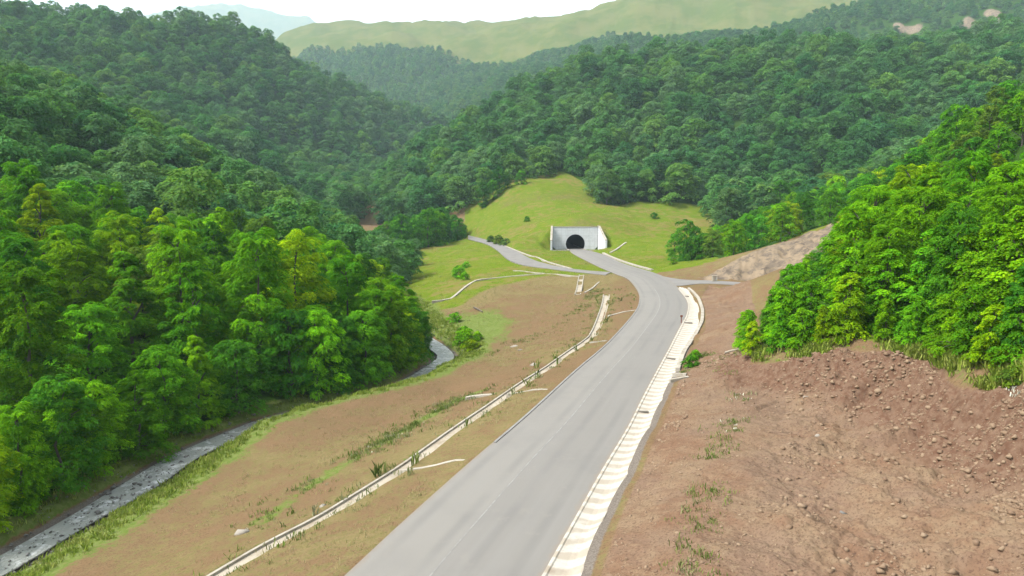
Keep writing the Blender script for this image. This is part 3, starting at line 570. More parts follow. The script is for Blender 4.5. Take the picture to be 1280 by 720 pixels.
# ------------------------------------------------------------------ roads
def strip(name, a, b, mat, z0=0.0, skirt=0.35, cols=6, uvlen=True):
    """ribbon between two equally long edge lines, with side skirts"""
    n = len(a); V = []; UV = []; F = []
    s = np.concatenate([[0], np.cumsum(np.hypot(*np.diff(a[:, :2], axis=0).T))])
    for i in range(n):
        row = [(*a[i][:2], a[i][2] + z0 - skirt, 0)] + [(*(a[i] + (b[i] - a[i]) * k / cols)[:2], (a[i] + (b[i] - a[i]) * k / cols)[2] + z0, k / cols) for k in range(cols + 1)] + [(*b[i][:2], b[i][2] + z0 - skirt, 1)]
        for q in row: V.append(q[:3]); UV.append((q[3], s[i]))
    m = cols + 3
    for i in range(n - 1):
        for k in range(m - 1): F.append((i * m + k, i * m + k + 1, (i + 1) * m + k + 1, (i + 1) * m + k))
    me = bpy.data.meshes.new(name); me.from_pydata([tuple(map(float, p)) for p in V], [], F); me.update()
    uv = me.uv_layers.new(name='UVMap')
    idx = np.empty(len(me.loops), np.int32); me.loops.foreach_get('vertex_index', idx)
    uv.data.foreach_set('uv', np.array(UV, np.float32)[idx].ravel())
    return link(name, me, mat)

j = pair(road_l, road_r)
kind(strip('road', road_l, road_r[j], ROAD), 'structure')
def even(line, n):
    P = smooth_line(line, 1.0); s = np.concatenate([[0], np.cumsum(np.linalg.norm(np.diff(P, axis=0), axis=1))])
    t = np.linspace(0, s[-1], n); return np.stack([np.interp(t, s, P[:, k]) for k in range(3)], -1)
kind(strip('side_road', even(L['side_low'], 90), even(L['side_up'], 90), SROAD, -0.004), 'structure')
kind(strip('branch_road', even(L['branch_low'], 60), even(L['branch_up'], 60), SROAD, -0.008), 'structure')
# tunnel carriageway
def in_portal(lx, ly): c, s = math.cos(PROT), math.sin(PROT); return np.array([PX + lx * c - ly * s, PY + lx * s + ly * c, 0.0])
ta = np.array([in_portal(-3.6, t) for t in (-4, 0, 30, 58)]); tb = np.array([in_portal(3.6, t) for t in (-4, 0, 30, 58)])
kind(strip('tunnel_road', ta, tb, ROAD, 0.004), 'structure')
# worn dividing line
mid = road_l + (road_r[j] - road_l) * 0.435; mid = mid[(mid[:, 1] < 165) & (mid[:, 1] > 10)]
tn = np.gradient(mid[:, :2], axis=0); tn /= np.linalg.norm(tn, axis=1)[:, None]; off = np.stack([tn[:, 1], -tn[:, 0], 0 * tn[:, 0]], -1) * 0.055
kind(strip('road_marking', mid - off, mid + off, line_mat(), 0.006, 0.004, 1), 'structure')

def sweep(name, line, prof, mat, parent=None, step=0.8, follow=True, z0=0.0, closed=False, gap=0.0):
    """a section (offset, height) carried along a line lying on the ground"""
    P = smooth_line(line, step) if len(line) > 2 else np.array([np.array(line[0]) + (np.array(line[1]) - np.array(line[0])) * t for t in np.linspace(0, 1, 14)])
    T = np.gradient(P[:, :2], axis=0); T /= np.linalg.norm(T, axis=1)[:, None]; N = np.stack([T[:, 1], -T[:, 0]], -1)
    if follow:
        g = height(P[:, 0], P[:, 1], True) if follow is True else P[:, 2]
        g = np.convolve(np.pad(g, 3, 'edge'), np.ones(7) / 7, 'valid')
    else: g = P[:, 2]
    V, F = [], []; m = len(prof)
    for i in range(len(P)):
        for o, h in prof: V.append((P[i, 0] + N[i, 0] * o, P[i, 1] + N[i, 1] * o, g[i] + h + z0))
    for i in range(len(P) - 1):
        for k in range(m): k2 = (k + 1) % m; F.append((i * m + k, (i + 1) * m + k, (i + 1) * m + k2, i * m + k2))
    F.append(tuple(range(m))); F.append(tuple(range((len(P) - 1) * m, len(P) * m))[::-1])
    return mesh_py(name, V, F, mat, parent)

def box_prof(w, h, deep=0.4): return [(-w / 2, -deep), (-w / 2, h - .02), (-w / 2 + .02, h), (w / 2 - .02, h), (w / 2, h - .02), (w / 2, -deep)]
def rect_prof(a, b, lo, hi): return [(a, lo), (a, hi), (b, hi), (b, lo)]

# paved gutter on the right side of the road
def gutter_mat():
    M = Mat('gutter_slabs', 0.9, 0.2)
    uv = M.n('ShaderNodeUVMap').outputs[0]; sp = M.n('ShaderNodeSeparateXYZ'); M.l(uv, sp.inputs[0])
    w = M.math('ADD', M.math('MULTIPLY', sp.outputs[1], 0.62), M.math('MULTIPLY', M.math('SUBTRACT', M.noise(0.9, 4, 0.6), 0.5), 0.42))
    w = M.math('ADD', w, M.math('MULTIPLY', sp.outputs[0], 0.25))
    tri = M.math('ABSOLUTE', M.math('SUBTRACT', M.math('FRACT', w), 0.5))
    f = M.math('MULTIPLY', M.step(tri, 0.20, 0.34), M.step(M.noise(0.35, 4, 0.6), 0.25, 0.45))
    a = M.noise(3.0, 6, 0.7)
    c = M.mix(M.step(a, 0.45, 0.7), (0.62, 0.58, 0.50), (0.53, 0.485, 0.405))
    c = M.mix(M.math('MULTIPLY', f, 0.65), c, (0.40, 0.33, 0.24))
    c = M.mix(M.math('MULTIPLY', M.step(M.noise(0.22, 5, 0.7), 0.55, 0.7), 0.5), c, (0.27, 0.2, 0.14))
    M.color(c); M.bump(a, 0.4, 0.03); return M.m
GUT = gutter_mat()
gutter = empty('gutter', tuple(gut_o[40]))
def gutter_lining():
    a0 = road_r[gi:]; jj = pair(a0, gut_o); b0 = gut_o[jj]
    s = np.concatenate([[0], np.cumsum(np.hypot(*np.diff(a0[:, :2], axis=0).T))])
    t = np.arange(0, s[-1], 0.4); a = np.stack([np.interp(t, s, a0[:, k]) for k in range(3)], -1); b = np.stack([np.interp(t, s, b0[:, k]) for k in range(3)], -1)
    sec = [(0.004, -.35), (0.004, 0.03), (0.09, 0.03), (0.13, -0.05), (0.45, -0.16), (0.62, -0.16), (0.9, 0.02), (0.94, 0.10), (1.0, 0.10), (1.0, -.4)]
    V, UV, F = [], [], []; m = len(sec)
    for i in range(len(t)):
        ph = (t[i] / 1.6) % 1.0; dip = -0.025 if ph < 0.25 else 0.0
        for u, h in sec:
            p = a[i] + (b[i] - a[i]) * u; V.append((p[0], p[1], h + dip * (0.05 < u < 0.93))); UV.append((u, t[i]))
    for i in range(len(t) - 1):
        for k in range(m - 1): F.append((i * m + k, i * m + k + 1, (i + 1) * m + k + 1, (i + 1) * m + k))
    me = bpy.data.meshes.new('slab_lining'); me.from_pydata([tuple(map(float, p)) for p in V], [], F); me.update()
    uv = me.uv_layers.new(name='UVMap'); idx = np.empty(len(me.loops), np.int32); me.loops.foreach_get('vertex_index', idx)
    uv.data.foreach_set('uv', np.array(UV, np.float32)[idx].ravel())
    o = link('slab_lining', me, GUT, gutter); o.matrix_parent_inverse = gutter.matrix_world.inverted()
    return a, b
bpy.context.view_layer.update()
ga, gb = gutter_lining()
DARKC = concrete_mat('dark_concrete', (0.24, 0.215, 0.18), (0.15, 0.13, 0.105), 2.0)  # darker concrete tone for the covers across the gutter
def place_at(o, parent): o.parent = parent; o.matrix_parent_inverse = parent.matrix_world.inverted()
for yy in (181, 150.5, 116.4, 88.8, 65.5):            # dark cross slots
    i = int(np.argmin(np.abs(ga[:, 1] - yy))); p, q = ga[i], gb[i]; d = (q - p); d /= np.linalg.norm(d); n = np.array([-d[1], d[0], 0])
    W = np.linalg.norm(q - p); A = p + d * W * .1; B = p + d * W * .6; v = []
    for z in (-.2, 0.012):
        for c, sgn in ((A, -1), (B, -1), (B, 1), (A, 1)): v.append(c + n * 0.22 * sgn * (0.7 if yy < 100 else 1) + np.array([0, 0, z]))
    o = mesh_py('drain_cover', v, [(4, 5, 6, 7), (0, 1, 5, 4), (1, 2, 6, 5), (2, 3, 7, 6), (3, 0, 4, 7)], DARKC); place_at(o, gutter)
tag(gutter, 'wide gutter of pale banded concrete slabs along the road beside the brown earth', 'gutter')

# thin kerbs, chutes and ditches
def kerb(name, line, w, h, label, cat, mat=CONC, **kw):
    o = sweep(name, line, box_prof(w, h), mat, **kw); tag(o, label, cat); return o
kerb('kerb', L['kerb_outer'], 0.55, 0.32, 'thin curved concrete kerb running outside the slab gutter on the bend', 'kerb', step=1.0)
lk = [tuple(p) for p in road_l[::4] if 52 < p[1] < 150]
o = sweep('kerb', lk, rect_prof(-0.28, -0.06, -0.4, 0.07), concrete_mat('grey_kerb', (0.32, 0.31, 0.29), (0.23, 0.22, 0.205)), follow=False)
tag(o, 'low grey kerb along the left edge of the main road above the embankment', 'kerb')
kerb('kerb', L['kerb_terrace'], 0.6, 0.28, 'thin pale kerb curving around the brown terrace towards the forest edge', 'kerb', step=2.0)
kerb('kerb', L['kerb_spur'], 0.45, 0.25, 'short thin kerb spur just below the grassy knoll and side road', 'kerb')
kerb('kerb', L['kerb_side'], 0.7, 0.35, 'straight pale kerb on the upper edge of the side road below the tunnel', 'kerb', step=2.0)
kerb('kerb', L['kerb_portal'], 1.0, 0.35, 'white kerb on the edge of the tunnel approach below the dry slope', 'kerb', step=2.0)
kerb('drain', L['drain_a'], 0.35, 0.14, 'thin bent concrete drain between the road edge and long ditch, lowest one', 'drain', step=1.0)
kerb('drain', L['drain_b'], 0.35, 0.14, 'thin straight concrete drain meeting the long ditch at its crossing point', 'drain')
kerb('drain', L['drain_c'], 0.55, 0.2, 'pale outlet drain leaving the long ditch downhill towards the stream', 'drain', step=1.0)
kerb('drain', L['drain_d'], 0.4, 0.14, 'thin drain from the road bend to the top end of the long ditch', 'drain')
kerb('drain', L['drain_e'], 0.4, 0.14, 'thin drain between the road edge and the upper curve of the ditch', 'drain')
kerb('drain', L['kerb_slope'], 0.4, 0.2, 'thin slanting drain on bare soil beside the short broad chute', 'drain')
kerb('drain', L['chute_hill'], 0.7, 0.3, 'thin drain climbing the grass slope beside the tunnel portal', 'drain')

def trough(name, line, w, label, step=1.0, scale=1.0):
    root = empty(name, tuple(line[len(line) // 2])); bpy.context.view_layer.update()
    for a, b in ((-w / 2, -w / 2 + .2), (w / 2 - .2, w / 2)):
        q = sweep('side_wall', line, rect_prof(a, b, -0.5, 0.24), CONC, step=step); place_at(q, root)
    q = sweep('channel_bed', line, rect_prof(-w / 2 + .2, w / 2 - .2, -0.5, 0.07), CONC_W, step=step); place_at(q, root)
    tag(root, label, 'ditch'); return root
trough('ditch', [tuple(p) for p in ditch_c[::4]], 1.55, 'long pale concrete ditch running down the embankment parallel to the road', 1.2)
trough('chute', L['chute_short'], 1.5, 'short broad pale concrete chute dropping down from the side road junction')
o = sweep('headwall', L['head_a'], rect_prof(-.15, .15, -.7, .62), CONC, follow=False); tag(o, 'low concrete culvert headwall beside the gutter, upper one of the two', 'headwall')
o = sweep('headwall', L['head_b'], rect_prof(-.2, .2, -.8, .62), CONC, follow=False); tag(o, 'low concrete culvert headwall beside the gutter, lower one of the two', 'headwall')

# ------------------------------------------------------------------ stream
def water_mat():
    M = Mat('stream_water', 0.35, 0.4)
    M.b.inputs['IOR'].default_value = 1.33
    st = M.noise(0.75, 6, 0.72); big = M.noise(0.25, 4, 0.6)
    foam = M.step(M.math('ADD', M.math('MULTIPLY', st, .75), M.math('MULTIPLY', big, .25)), 0.52, 0.64)
    M.color(M.mix(foam, (0.44, 0.455, 0.41), (0.85, 0.86, 0.84)))
    rr = M.math('ADD', 0.25, M.math('MULTIPLY', foam, 0.6)); M.l(rr, M.b.inputs['Roughness'])
    M.bump(M.noise(2.6, 5, 0.65), 0.7, 0.12); return M.m
SC = stream_c; T = np.gradient(SC[:, :2], axis=0); T /= np.linalg.norm(T, axis=1)[:, None]
NN = np.stack([T[:, 1], -T[:, 0], 0 * T[:, 0]], -1)
wl = 1.75 + 0.35 * noise2(np.arange(len(SC)) * .21, 0 * T[:, 0], 4)
kind(strip('stream', SC - NN * wl[:, None], SC + NN * wl[:, None], water_mat(), -0.18, 0.1, 4), 'structure')

# ------------------------------------------------------------------ tunnel portal
def tunnel():
    root = empty('tunnel_portal', (PX, PY, 0), PROT)
    n = 28; ar = []; cy, R = 2.35, 4.25
    a0 = math.asin(cy / R)
    for i in range(n + 1):
        t = math.pi + a0 - (math.pi + 2 * a0) * i / n
        ar.append((R * math.cos(t), max(0.0, cy + R * math.sin(t))))
    out = []
    for (x, z) in ar:
        dx, dz = x, z - cy
        k = min([q for q in ((HW / abs(dx)) if abs(dx) > 1e-6 else 1e9, ((PH - cy) / dz) if dz > 1e-6 else 1e9, (cy / -dz) if dz < -1e-6 else 1e9)])
        out.append((dx * k, cy + dz * k))
    # corners
    def snap(c):
        i = min(range(len(out)), key=lambda q: math.dist(out[q], c)); out[i] = c
    for c in ((-HW, PH), (HW, PH)): snap(c)
    out[0] = (-HW, 0.0); out[-1] = (HW, 0.0)
    V = []; F = []; m = n + 1
    for y in (-0.5, 0.5):
        for q in ar: V.append((q[0], y, q[1] if q[1] > 0 else -.3))
        for q in out: V.append((q[0], y, q[1] if q[1] > 0 else -.5))
    for i in range(n):
        F.append((i, i + 1, m + i + 1, m + i)); F.append((2 * m + i, 3 * m + i, 3 * m + i + 1, 2 * m + i + 1))
        F.append((i, 2 * m + i, 2 * m + i + 1, i + 1)); F.append((m + i, m + i + 1, 3 * m + i + 1, 3 * m + i))
    mesh_py('front_wall', V, F, PORTAL, root)
    # coping
    def bx(name, x0, x1, y0, y1, z0, z1, mat, parent):
        v = [(x, y, z) for z in (z0, z1) for x, y in ((x0, y0), (x1, y0), (x1, y1), (x0, y1))]
        return mesh_py(name, v, [(0, 3, 2, 1), (4, 5, 6, 7), (0, 1, 5, 4), (1, 2, 6, 5), (2, 3, 7, 6), (3, 0, 4, 7)], mat, parent)
    bx('coping', -HW - .1, HW + .1, -0.62, 0.62, PH + 0.003, PH + 0.28, CONC, root)
    # wing walls step forward and fall towards the road
    for s, fl in ((-1, 1.4), (1, 1.8)):
        x0 = s * (HW + 0.003); x1 = s * (HW + fl); w = 0.75
        prof = [(0.62, PH + .28), (-0.62, PH + .28), (-9.0, 4.6), (-9.6, 4.3), (-9.6, -0.8), (0.62, -0.8)]
        V = []
        for k in (0, w):
            for y, z in prof:
                t = (0.62 - y) / 10.2; V.append((x0 + (x1 - x0) * t + s * k, y, z))
        m = len(prof); F = [tuple(range(m)), tuple(range(m, 2 * m))[::-1]] + [(i, (i + 1) % m, m + (i + 1) % m, m + i) for i in range(m)]
        wg = mesh_py('wing_wall', V, F, PORTAL, root)
        # pale capping
        V = []
        for k in (-.08, w + .08):
            for y, z in prof[:4]:
                t = (0.62 - y) / 10.2; V.append((x0 + (x1 - x0) * t + s * k, y, z + .004)); V.append((x0 + (x1 - x0) * t + s * k, y, z + .28))
        F = []
        for i in range(3):
            a, b = 2 * i, 2 * i + 2
            F += [(a, b, b + 1, a + 1), (8 + a, 8 + a + 1, 8 + b + 1, 8 + b), (a + 1, b + 1, 8 + b + 1, 8 + a + 1), (a, 8 + a, 8 + b, b)]
        F += [(0, 1, 9, 8), (6, 14, 15, 7)]
        mesh_py('coping', V, F, CONC, wg)
    # lining
    V = []; F = []; rings = (-0.506, 0.6, 20, 40, 60)
    for y in rings:
        for q in ar: V.append((q[0] * 0.995, y, q[1] * 0.997 if q[1] > 0 else -.25))
    for r_ in range(len(rings) - 1):
        for i in range(n): F.append((r_ * m2 + i, r_ * m2 + i + 1, (r_ + 1) * m2 + i + 1, (r_ + 1) * m2 + i)) if False else F.append((r_ * (n + 1) + i, r_ * (n + 1) + i + 1, (r_ + 1) * (n + 1) + i + 1, (r_ + 1) * (n + 1) + i))
    F.append(tuple(range((len(rings) - 1) * (n + 1), len(rings) * (n + 1))))
    mesh_py('tunnel_lining', V, F, LINING, root)
    for s in (-1, 1):
        bx('kerb', s * 3.75 - .25, s * 3.75 + .25, -6.5, 30, -.3, .22, CONC, root)
    tag(root, 'grey concrete tunnel portal with dark arched mouth and two sloping wing walls', 'tunnel portal')
tunnel()
o = sweep('kerb', [tuple(in_portal(-3.6, -10.5)), tuple(in_portal(-12.5, -10.8))], box_prof(.6, .35), CONC, follow=False); tag(o, 'short pale kerb across the grass in front of the left portal wing', 'kerb')
o = sweep('kerb', [tuple(in_portal(4.6, -10)), tuple(in_portal(13.5, -11.5))], box_prof(.6, .35), CONC, follow=False); tag(o, 'short pale kerb across the grass in front of the right portal wing', 'kerb')

# small roadside things
def bxm(name, x, y, z, w, d, h, mat, rz=0.0, tilt=0.0, parent=None, bev=0.04):
    import bmesh
    bm = bmesh.new(); bmesh.ops.create_cube(bm, size=1)
    for v in bm.verts: v.co = Vector((v.co.x * w, v.co.y * d, (v.co.z + .5) * h))
    bmesh.ops.bevel(bm, geom=bm.edges[:], offset=bev * min(w, d, h), segments=1, affect='EDGES')
    me = bpy.data.meshes.new(name); bm.to_mesh(me); bm.free()
    o = link(name, me, mat, parent); o.location = (x, y, z); o.rotation_euler = (0, tilt, rz); return o
mx, my, _ = L['marker'][0]
post = empty('marker_post', (mx - .2, my, 0.0))
RUST = Mat('rusty_paint', 0.7, 0.3).color((0.24, 0.08, 0.05)).m
bxm('post', 0, 0, 0, .12, .12, 1.25, RUST, parent=post); bxm('plate', 0, -.07, 1.05, .42, .04, .34, RUST, parent=post)
tag(post, 'small rusty marker post at the gutter edge on the bend', 'marker post')
bxx, byy, _ = L['block'][0]
blk = empty('inlet_block', (bxx, byy, float(height([bxx], [byy])[0])))
bxm('body', -.35, 0, -.2, .5, .8, 1.7, CONC_W, parent=blk); bxm('side_pillar', .42, 0, -.2, .42, .8, 1.55, CONC, parent=blk)
bxm('cover', .03, 0, 1.5, 1.4, .9, .14, CONC_W, parent=blk)
tag(blk, 'small grey concrete inlet block beside the branch road under the rock cut', 'inlet block')

# ------------------------------------------------------------------ boulders and rubble
def rock_np(seed, sub=1):
    """an angular broken stone: the hull of a few random points"""
    import bmesh
    r = np.random.default_rng(seed); bm = bmesh.new()
    for _ in range(10 if sub == 1 else 16):
        d = r.normal(size=3); d /= np.linalg.norm(d); bm.verts.new(d * r.uniform(.75, 1.05))
    res = bmesh.ops.convex_hull(bm, input=bm.verts[:])
    bmesh.ops.delete(bm, geom=[g for g in res['geom_interior'] if isinstance(g, bmesh.types.BMVert)], context='VERTS')
    bmesh.ops.triangulate(bm, faces=bm.faces[:]); bmesh.ops.recalc_face_normals(bm, faces=bm.faces[:]); bm.verts.index_update()
    v = np.array([p.co[:] for p in bm.verts]); f = np.array([[q.index for q in p.verts] for p in bm.faces]); bm.free()
    return v * np.array([1, r.uniform(.55, .9), r.uniform(.4, .7)]), f
def rock_mat(name, a, b):
    M = Mat(name, 0.95, 0.1); oi = M.attr('tone'); n = M.noise(2.2, 5, 0.7)
    M.color(M.mix(M.math('ADD', M.math('MULTIPLY', n, .6), M.math('MULTIPLY', oi, .5)), a, b)); M.bump(n, .5, .08); return M.m
ROCK = rock_mat('earth_rock', (0.17, 0.095, 0.06), (0.42, 0.31, 0.205))
GREYROCK = rock_mat('stream_rock', (0.08, 0.075, 0.068), (0.40, 0.38, 0.35))
PALEROCK = rock_mat('pale_rock', (0.33, 0.29, 0.24), (0.47, 0.43, 0.37))
def scatter_mesh(name, pts, scales, mat, protos, k, sink=0.25):
    Vs, Fs, tone, off = [], [], [], 0
    for p, s in zip(pts, scales):
        v, f = protos[int(rng.integers(len(protos)))]; a = rng.uniform(0, 6.28); c, sn = math.cos(a), math.sin(a)
        q = v * s; q = np.stack([q[:, 0] * c - q[:, 1] * sn, q[:, 0] * sn + q[:, 1] * c, q[:, 2]], -1)
        q[:, 2] += -s * sink + s * .3; Vs.append(q + p); Fs.append(f + off); off += len(v); tone.append(np.full(len(v), rng.uniform(0, 1)))
    me = mesh_np(name, np.vstack(Vs), np.vstack(Fs), k)
    q = me.attributes.new('tone', 'FLOAT', 'POINT'); q.data.foreach_set('value', np.concatenate(tone).astype(np.float32))
    return link(name, me, mat)
ROCKS = [rock_np(i) for i in range(10)]
def cut_rubble():
    n = 150000; x = rng.uniform(2, 40, n); y = rng.uniform(26, 82, n)
    ok = poly_sd(x, y, cut_zone) < -0.4; x, y = x[ok], y[ok]
    ed = seg_dist(x, y, L['cut_edge']); bench = seg_dist(x, y, L['weeds_bench'])
    cl = fbm(x * 0.17, y * 0.17, 3, 91); cl2 = fbm(x * .45, y * .45, 3, 17)
    pr = 0.03 + 0.75 * np.clip(cl - 0.02, 0, 1) + 0.5 * np.clip(cl2 - .25, 0, 1) + 0.25 * (ed < 5)
    ok2 = rng.uniform(0, 1, len(x)) < pr * 0.95; x, y = x[ok2], y[ok2]
    s = 0.05 * np.exp(rng.normal(0.25, .85, len(x))); s = np.clip(s, .035, .34) * np.where(bench[ok2] < 4, .6, 1)
    z = height(x, y); return np.stack([x, y, z], -1), s
p, s = cut_rubble()
kind(scatter_mesh('rubble', p, s, ROCK, ROCKS, 3), 'stuff')
# stones in and along the stream
n = 4200; t = rng.integers(0, 75, n); sx = SC[t] + NN[t] * (rng.normal(0, 2.1, n))[:, None] + np.stack([rng.normal(0, .6, n), rng.normal(0, .6, n), np.zeros(n)], -1)
sd_ = seg_dist(sx[:, 0], sx[:, 1], stream_c[::2]); keep = (sd_ < 4.4) & ((sd_ > 1.7) | (rng.uniform(0, 1, n) < .6)); sx = sx[keep]
sx[:, 2] = np.maximum(height(sx[:, 0], sx[:, 1]), -8.3); s = np.clip(0.12 * np.exp(rng.normal(0, .55, len(sx))), .05, .6)
kind(scatter_mesh('stream_gravel', sx, s, GREYROCK, ROCKS, 3), 'stuff')
BP = [rock_np(50 + i, 2) for i in range(4)]
def boulder(x, y, s, label, mat=PALEROCK, k=0):
    z = float(height([x], [y])[0]); o = scatter_mesh('boulder', [(x, y, z)], [s], mat, [BP[k % 4]], 3, .35); tag(o, label, 'boulder'); return o
b1 = L['b1'][0]; b2 = L['b2'][0]
boulder(b1[0], b1[1], .75, 'pale rounded boulder lying alone low on the brown embankment', k=0)
boulder(-14.4, 50.2, .42, 'small pale rock on the embankment close to the lower ditch', k=1)
boulder(3.1, 96, .8, 'flat pale rock between the ditch crossing and the road', k=2)
boulder(0.5, 121.0, 1.0, 'pale boulder in the weeds halfway between stream bend and upper ditch', k=3)
boulder(1.4, 116.0, .8, 'smaller pale boulder just below the weedy one near the stream bend', k=1)
boulder(23.6, 51.6, .3, 'grey-white rock standing out on the cut earth face', k=2)
boulder(26.3, 60.4, .36, 'angular pale rock high on the dark upper cut face', k=3)
boulder(31.2, 57.5, .5, 'large reddish rock bulging from the cut just under the trees', ROCK, 0)
boulder(29.6, 59.7, .4, 'reddish blocky rock in the cut below the young spruce-like tree', ROCK, 2)
boulder(19.2, 38.2, .32, 'grey broken rock at the toe of the cut slope', GREYROCK, 1)
boulder(16.5, 34.8, .3, 'half buried reddish rock at the lower edge of the earth cut', ROCK, 3)
def stick(a, b, r, label, mat, name='log'):
    a = np.array(a, float); b = np.array(b, float); d = (b - a) / np.linalg.norm(b - a); u = np.cross(d, (0, 0, 1)); u /= np.linalg.norm(u); w = np.cross(u, d); V = []
    for i, t in enumerate((0, .3, .65, 1)):
        rr = r * (1 - .35 * t)
        for k in range(7):
            q = 6.283 * k / 7; V.append(a + (b - a) * t + u * rr * math.cos(q) + w * rr * math.sin(q) + np.array([0, 0, .06 * math.sin(t * 3)]))
    F = [(i * 7 + k, i * 7 + (k + 1) % 7, i * 7 + 7 + (k + 1) % 7, i * 7 + 7 + k) for i in range(3) for k in range(7)] + [tuple(range(7))[::-1], tuple(range(21, 28))]
    o = mesh_py(name, V, F, mat); tag(o, label, 'log'); return o
lb_ = L['log_b'][0]; hz = lambda x, y: float(height([x], [y])[0])
PALEW = Mat('bleached_wood', .9, .1).color((.42, .37, .29)).m; GREYW = Mat('grey_wood', .9, .1).color((.2, .17, .14)).m
(ax_, ay_, _), (bx_, by_, _) = L['log_b']
stick((ax_, ay_, hz(ax_, ay_) + .2), (bx_, by_, hz(bx_, by_) + .2), .13, 'bleached log lying on the bench at the end of the earth cut', PALEW)
la = L['log_a'][0]; stick((la[0] - 1, la[1] + 3, hz(la[0] - 1, la[1] + 3) + .3), (la[0] + 1.2, la[1] - 1.5, hz(la[0] + 1.2, la[1] - 1.5) + .2), .2, 'thin grey log on the terrace above the pale green patch', GREYW)

# ------------------------------------------------------------------ low growth
def blades(name, pts, hts, n, mat, spread=.18, width=.05):
    N = len(pts); K = N * n; p = np.repeat(np.array(pts), n, 0); h = np.repeat(np.array(hts), n) * rng.uniform(.5, 1.1, K)
    a = rng.uniform(0, 6.283, K); lean = rng.uniform(.1, .75, K); sp = np.repeat(np.array(hts), n) * spread * 2
    b = p + np.stack([rng.normal(0, 1, K) * sp, rng.normal(0, 1, K) * sp, np.zeros(K) - .03], -1)
    d = np.stack([np.cos(a), np.sin(a), 0 * a], -1); w = np.stack([-np.sin(a), np.cos(a), 0 * a], -1) * (width * np.repeat(np.array(hts), n) / .4)[:, None]
    mid_ = b + d * (h * lean * .4)[:, None] + np.stack([0 * h, 0 * h, h * .62], -1); tip = b + d * (h * lean)[:, None] + np.stack([0 * h, 0 * h, h], -1)
    V = np.stack([b - w * .5, b + w * .5, mid_ + w * .6, tip, mid_ - w * .6], 1).reshape(-1, 3)
    F = np.arange(K * 5).reshape(K, 5); me = mesh_np(name, V, F, 5)
    q = me.attributes.new('tone', 'FLOAT', 'POINT'); q.data.foreach_set('value', np.repeat(np.repeat(rng.uniform(0, 1, N), n), 5).astype(np.float32))
    return kind(link(name, me, mat), 'stuff')
def blade_mat(name, *stops):
    M = Mat(name, .8, .15, 1.0); c = M.ramp(M.attr('tone'), *stops); M.color(c)
    tr = M.n('ShaderNodeBsdfTranslucent'); M.l(c, tr.inputs[0]); ms = M.n('ShaderNodeMixShader'); ms.inputs[0].default_value = .25
    M.l(M.b.outputs[0], ms.inputs[1]); M.l(tr.outputs[0], ms.inputs[2]); M.l(ms.outputs[0], M.t.nodes['Material Output'].inputs[0]); return M.m
WEED = blade_mat('weed_leaves', (0, (.07, .11, .02)), (.45, (.13, .19, .03)), (.8, (.20, .23, .07)), (1, (.28, .28, .16)))
DRYG = blade_mat('dry_grass', (0, (.26, .23, .10)), (.5, (.36, .31, .16)), (1, (.26, .27, .09)))
GRN = blade_mat('fresh_grass', (0, (.13, .20, .02)), (.5, (.21, .28, .035)), (1, (.29, .32, .08)))
WF = Mat('white_blossom', .8, .1, 1.0).color((.55, .55, .45)).m
def along(line, n, sig, a=0.0, b=1.0):
    P = np.array(line)[:, :2]; s = np.concatenate([[0], np.cumsum(np.hypot(*np.diff(P, axis=0).T))]); t = rng.uniform(a, b, n) * s[-1]
    t = t[(noise2(t * .35, 0 * t, 6) + noise2(t * 1.1, 0 * t, 16) * .5) > -.25]
    q = np.stack([np.interp(t, s, P[:, 0]), np.interp(t, s, P[:, 1])], -1) + rng.normal(0, sig, (len(t), 2)); return q
def on_ground(q): return np.column_stack([q, height(q[:, 0], q[:, 1])])
def emb_ok(q):
    return (poly_sd(q[:, 0], q[:, 1], road_poly) > .5) & (seg_dist(q[:, 0], q[:, 1], ditch_c[::3]) > .85) & (seg_dist(q[:, 0], q[:, 1], stream_c[::2]) > 2.6)
dl = np.array(ditch_c)
q = np.vstack([along(L['bank_veg'], 800, 1.3), along(dl, 800, 1.5), along([(18, 107), (25, 122), (28, 145), (26, 165)], 350, 1.6), along([(8, 128), (16, 150), (22, 172)], 380, 1.3), along([(-8, 112), (-2, 122), (4, 130)], 220, 1.5)]); q = q[emb_ok(q)]
blades('weeds', on_ground(q), rng.uniform(.15, .5, len(q)), 9, WEED, .3)
q = np.vstack([along(dl, 70, 1.0, .25, .95)]); q = q[emb_ok(q)]
blades('tall_weeds', on_ground(q), rng.uniform(.9, 1.5, len(q)), 7, WEED, .06, .03)
q = np.stack([rng.uniform(-45, 30, 22000), rng.uniform(33, 210, 22000)], -1)
q = q[emb_ok(q) & (q[:, 0] < np.interp(q[:, 1], [30, 100, 200], [-8, 14, 30])) & ~inside(q[:, 0], q[:, 1], REGIONS['left_bank'])]
q = q[fbm(q[:, 0] * .07, q[:, 1] * .07, 3, 14) + rng.normal(0, .25, len(q)) > 0]
blades('dry_grass', on_ground(q), rng.uniform(.10, .28, len(q)), 7, DRYG, .5)
t = rng.integers(0, 75, 5200); sg = rng.choice([-1, 1], 5200, p=[.25, .75]); q = (SC[t] + NN[t] * (sg * rng.uniform(2.8, 7.5, 5200))[:, None])[:, :2] + rng.normal(0, .5, (5200, 2)); q = q[emb_ok(q)]
blades('bank_grass', on_ground(q), rng.uniform(.25, .6, len(q)), 9, GRN)
q = np.vstack([along(L['weeds_bench'], 300, .7), along(L['cul_weeds'], 260, .9), along(L['bench_up'], 200, 1.2)]); q = q[poly_sd(q[:, 0], q[:, 1], gut_poly) > .6]
blades('weeds', on_ground(q), rng.uniform(.15, .38, len(q)), 10, WEED, .4)
e = np.array(L['cut_edge'])[:, :2]; q = along(e, 5200, .9) + np.array([.55, 1.4]); q = q[poly_sd(q[:, 0], q[:, 1], cut_zone) > .1]
fx, fy = L['flower'][0][:2]
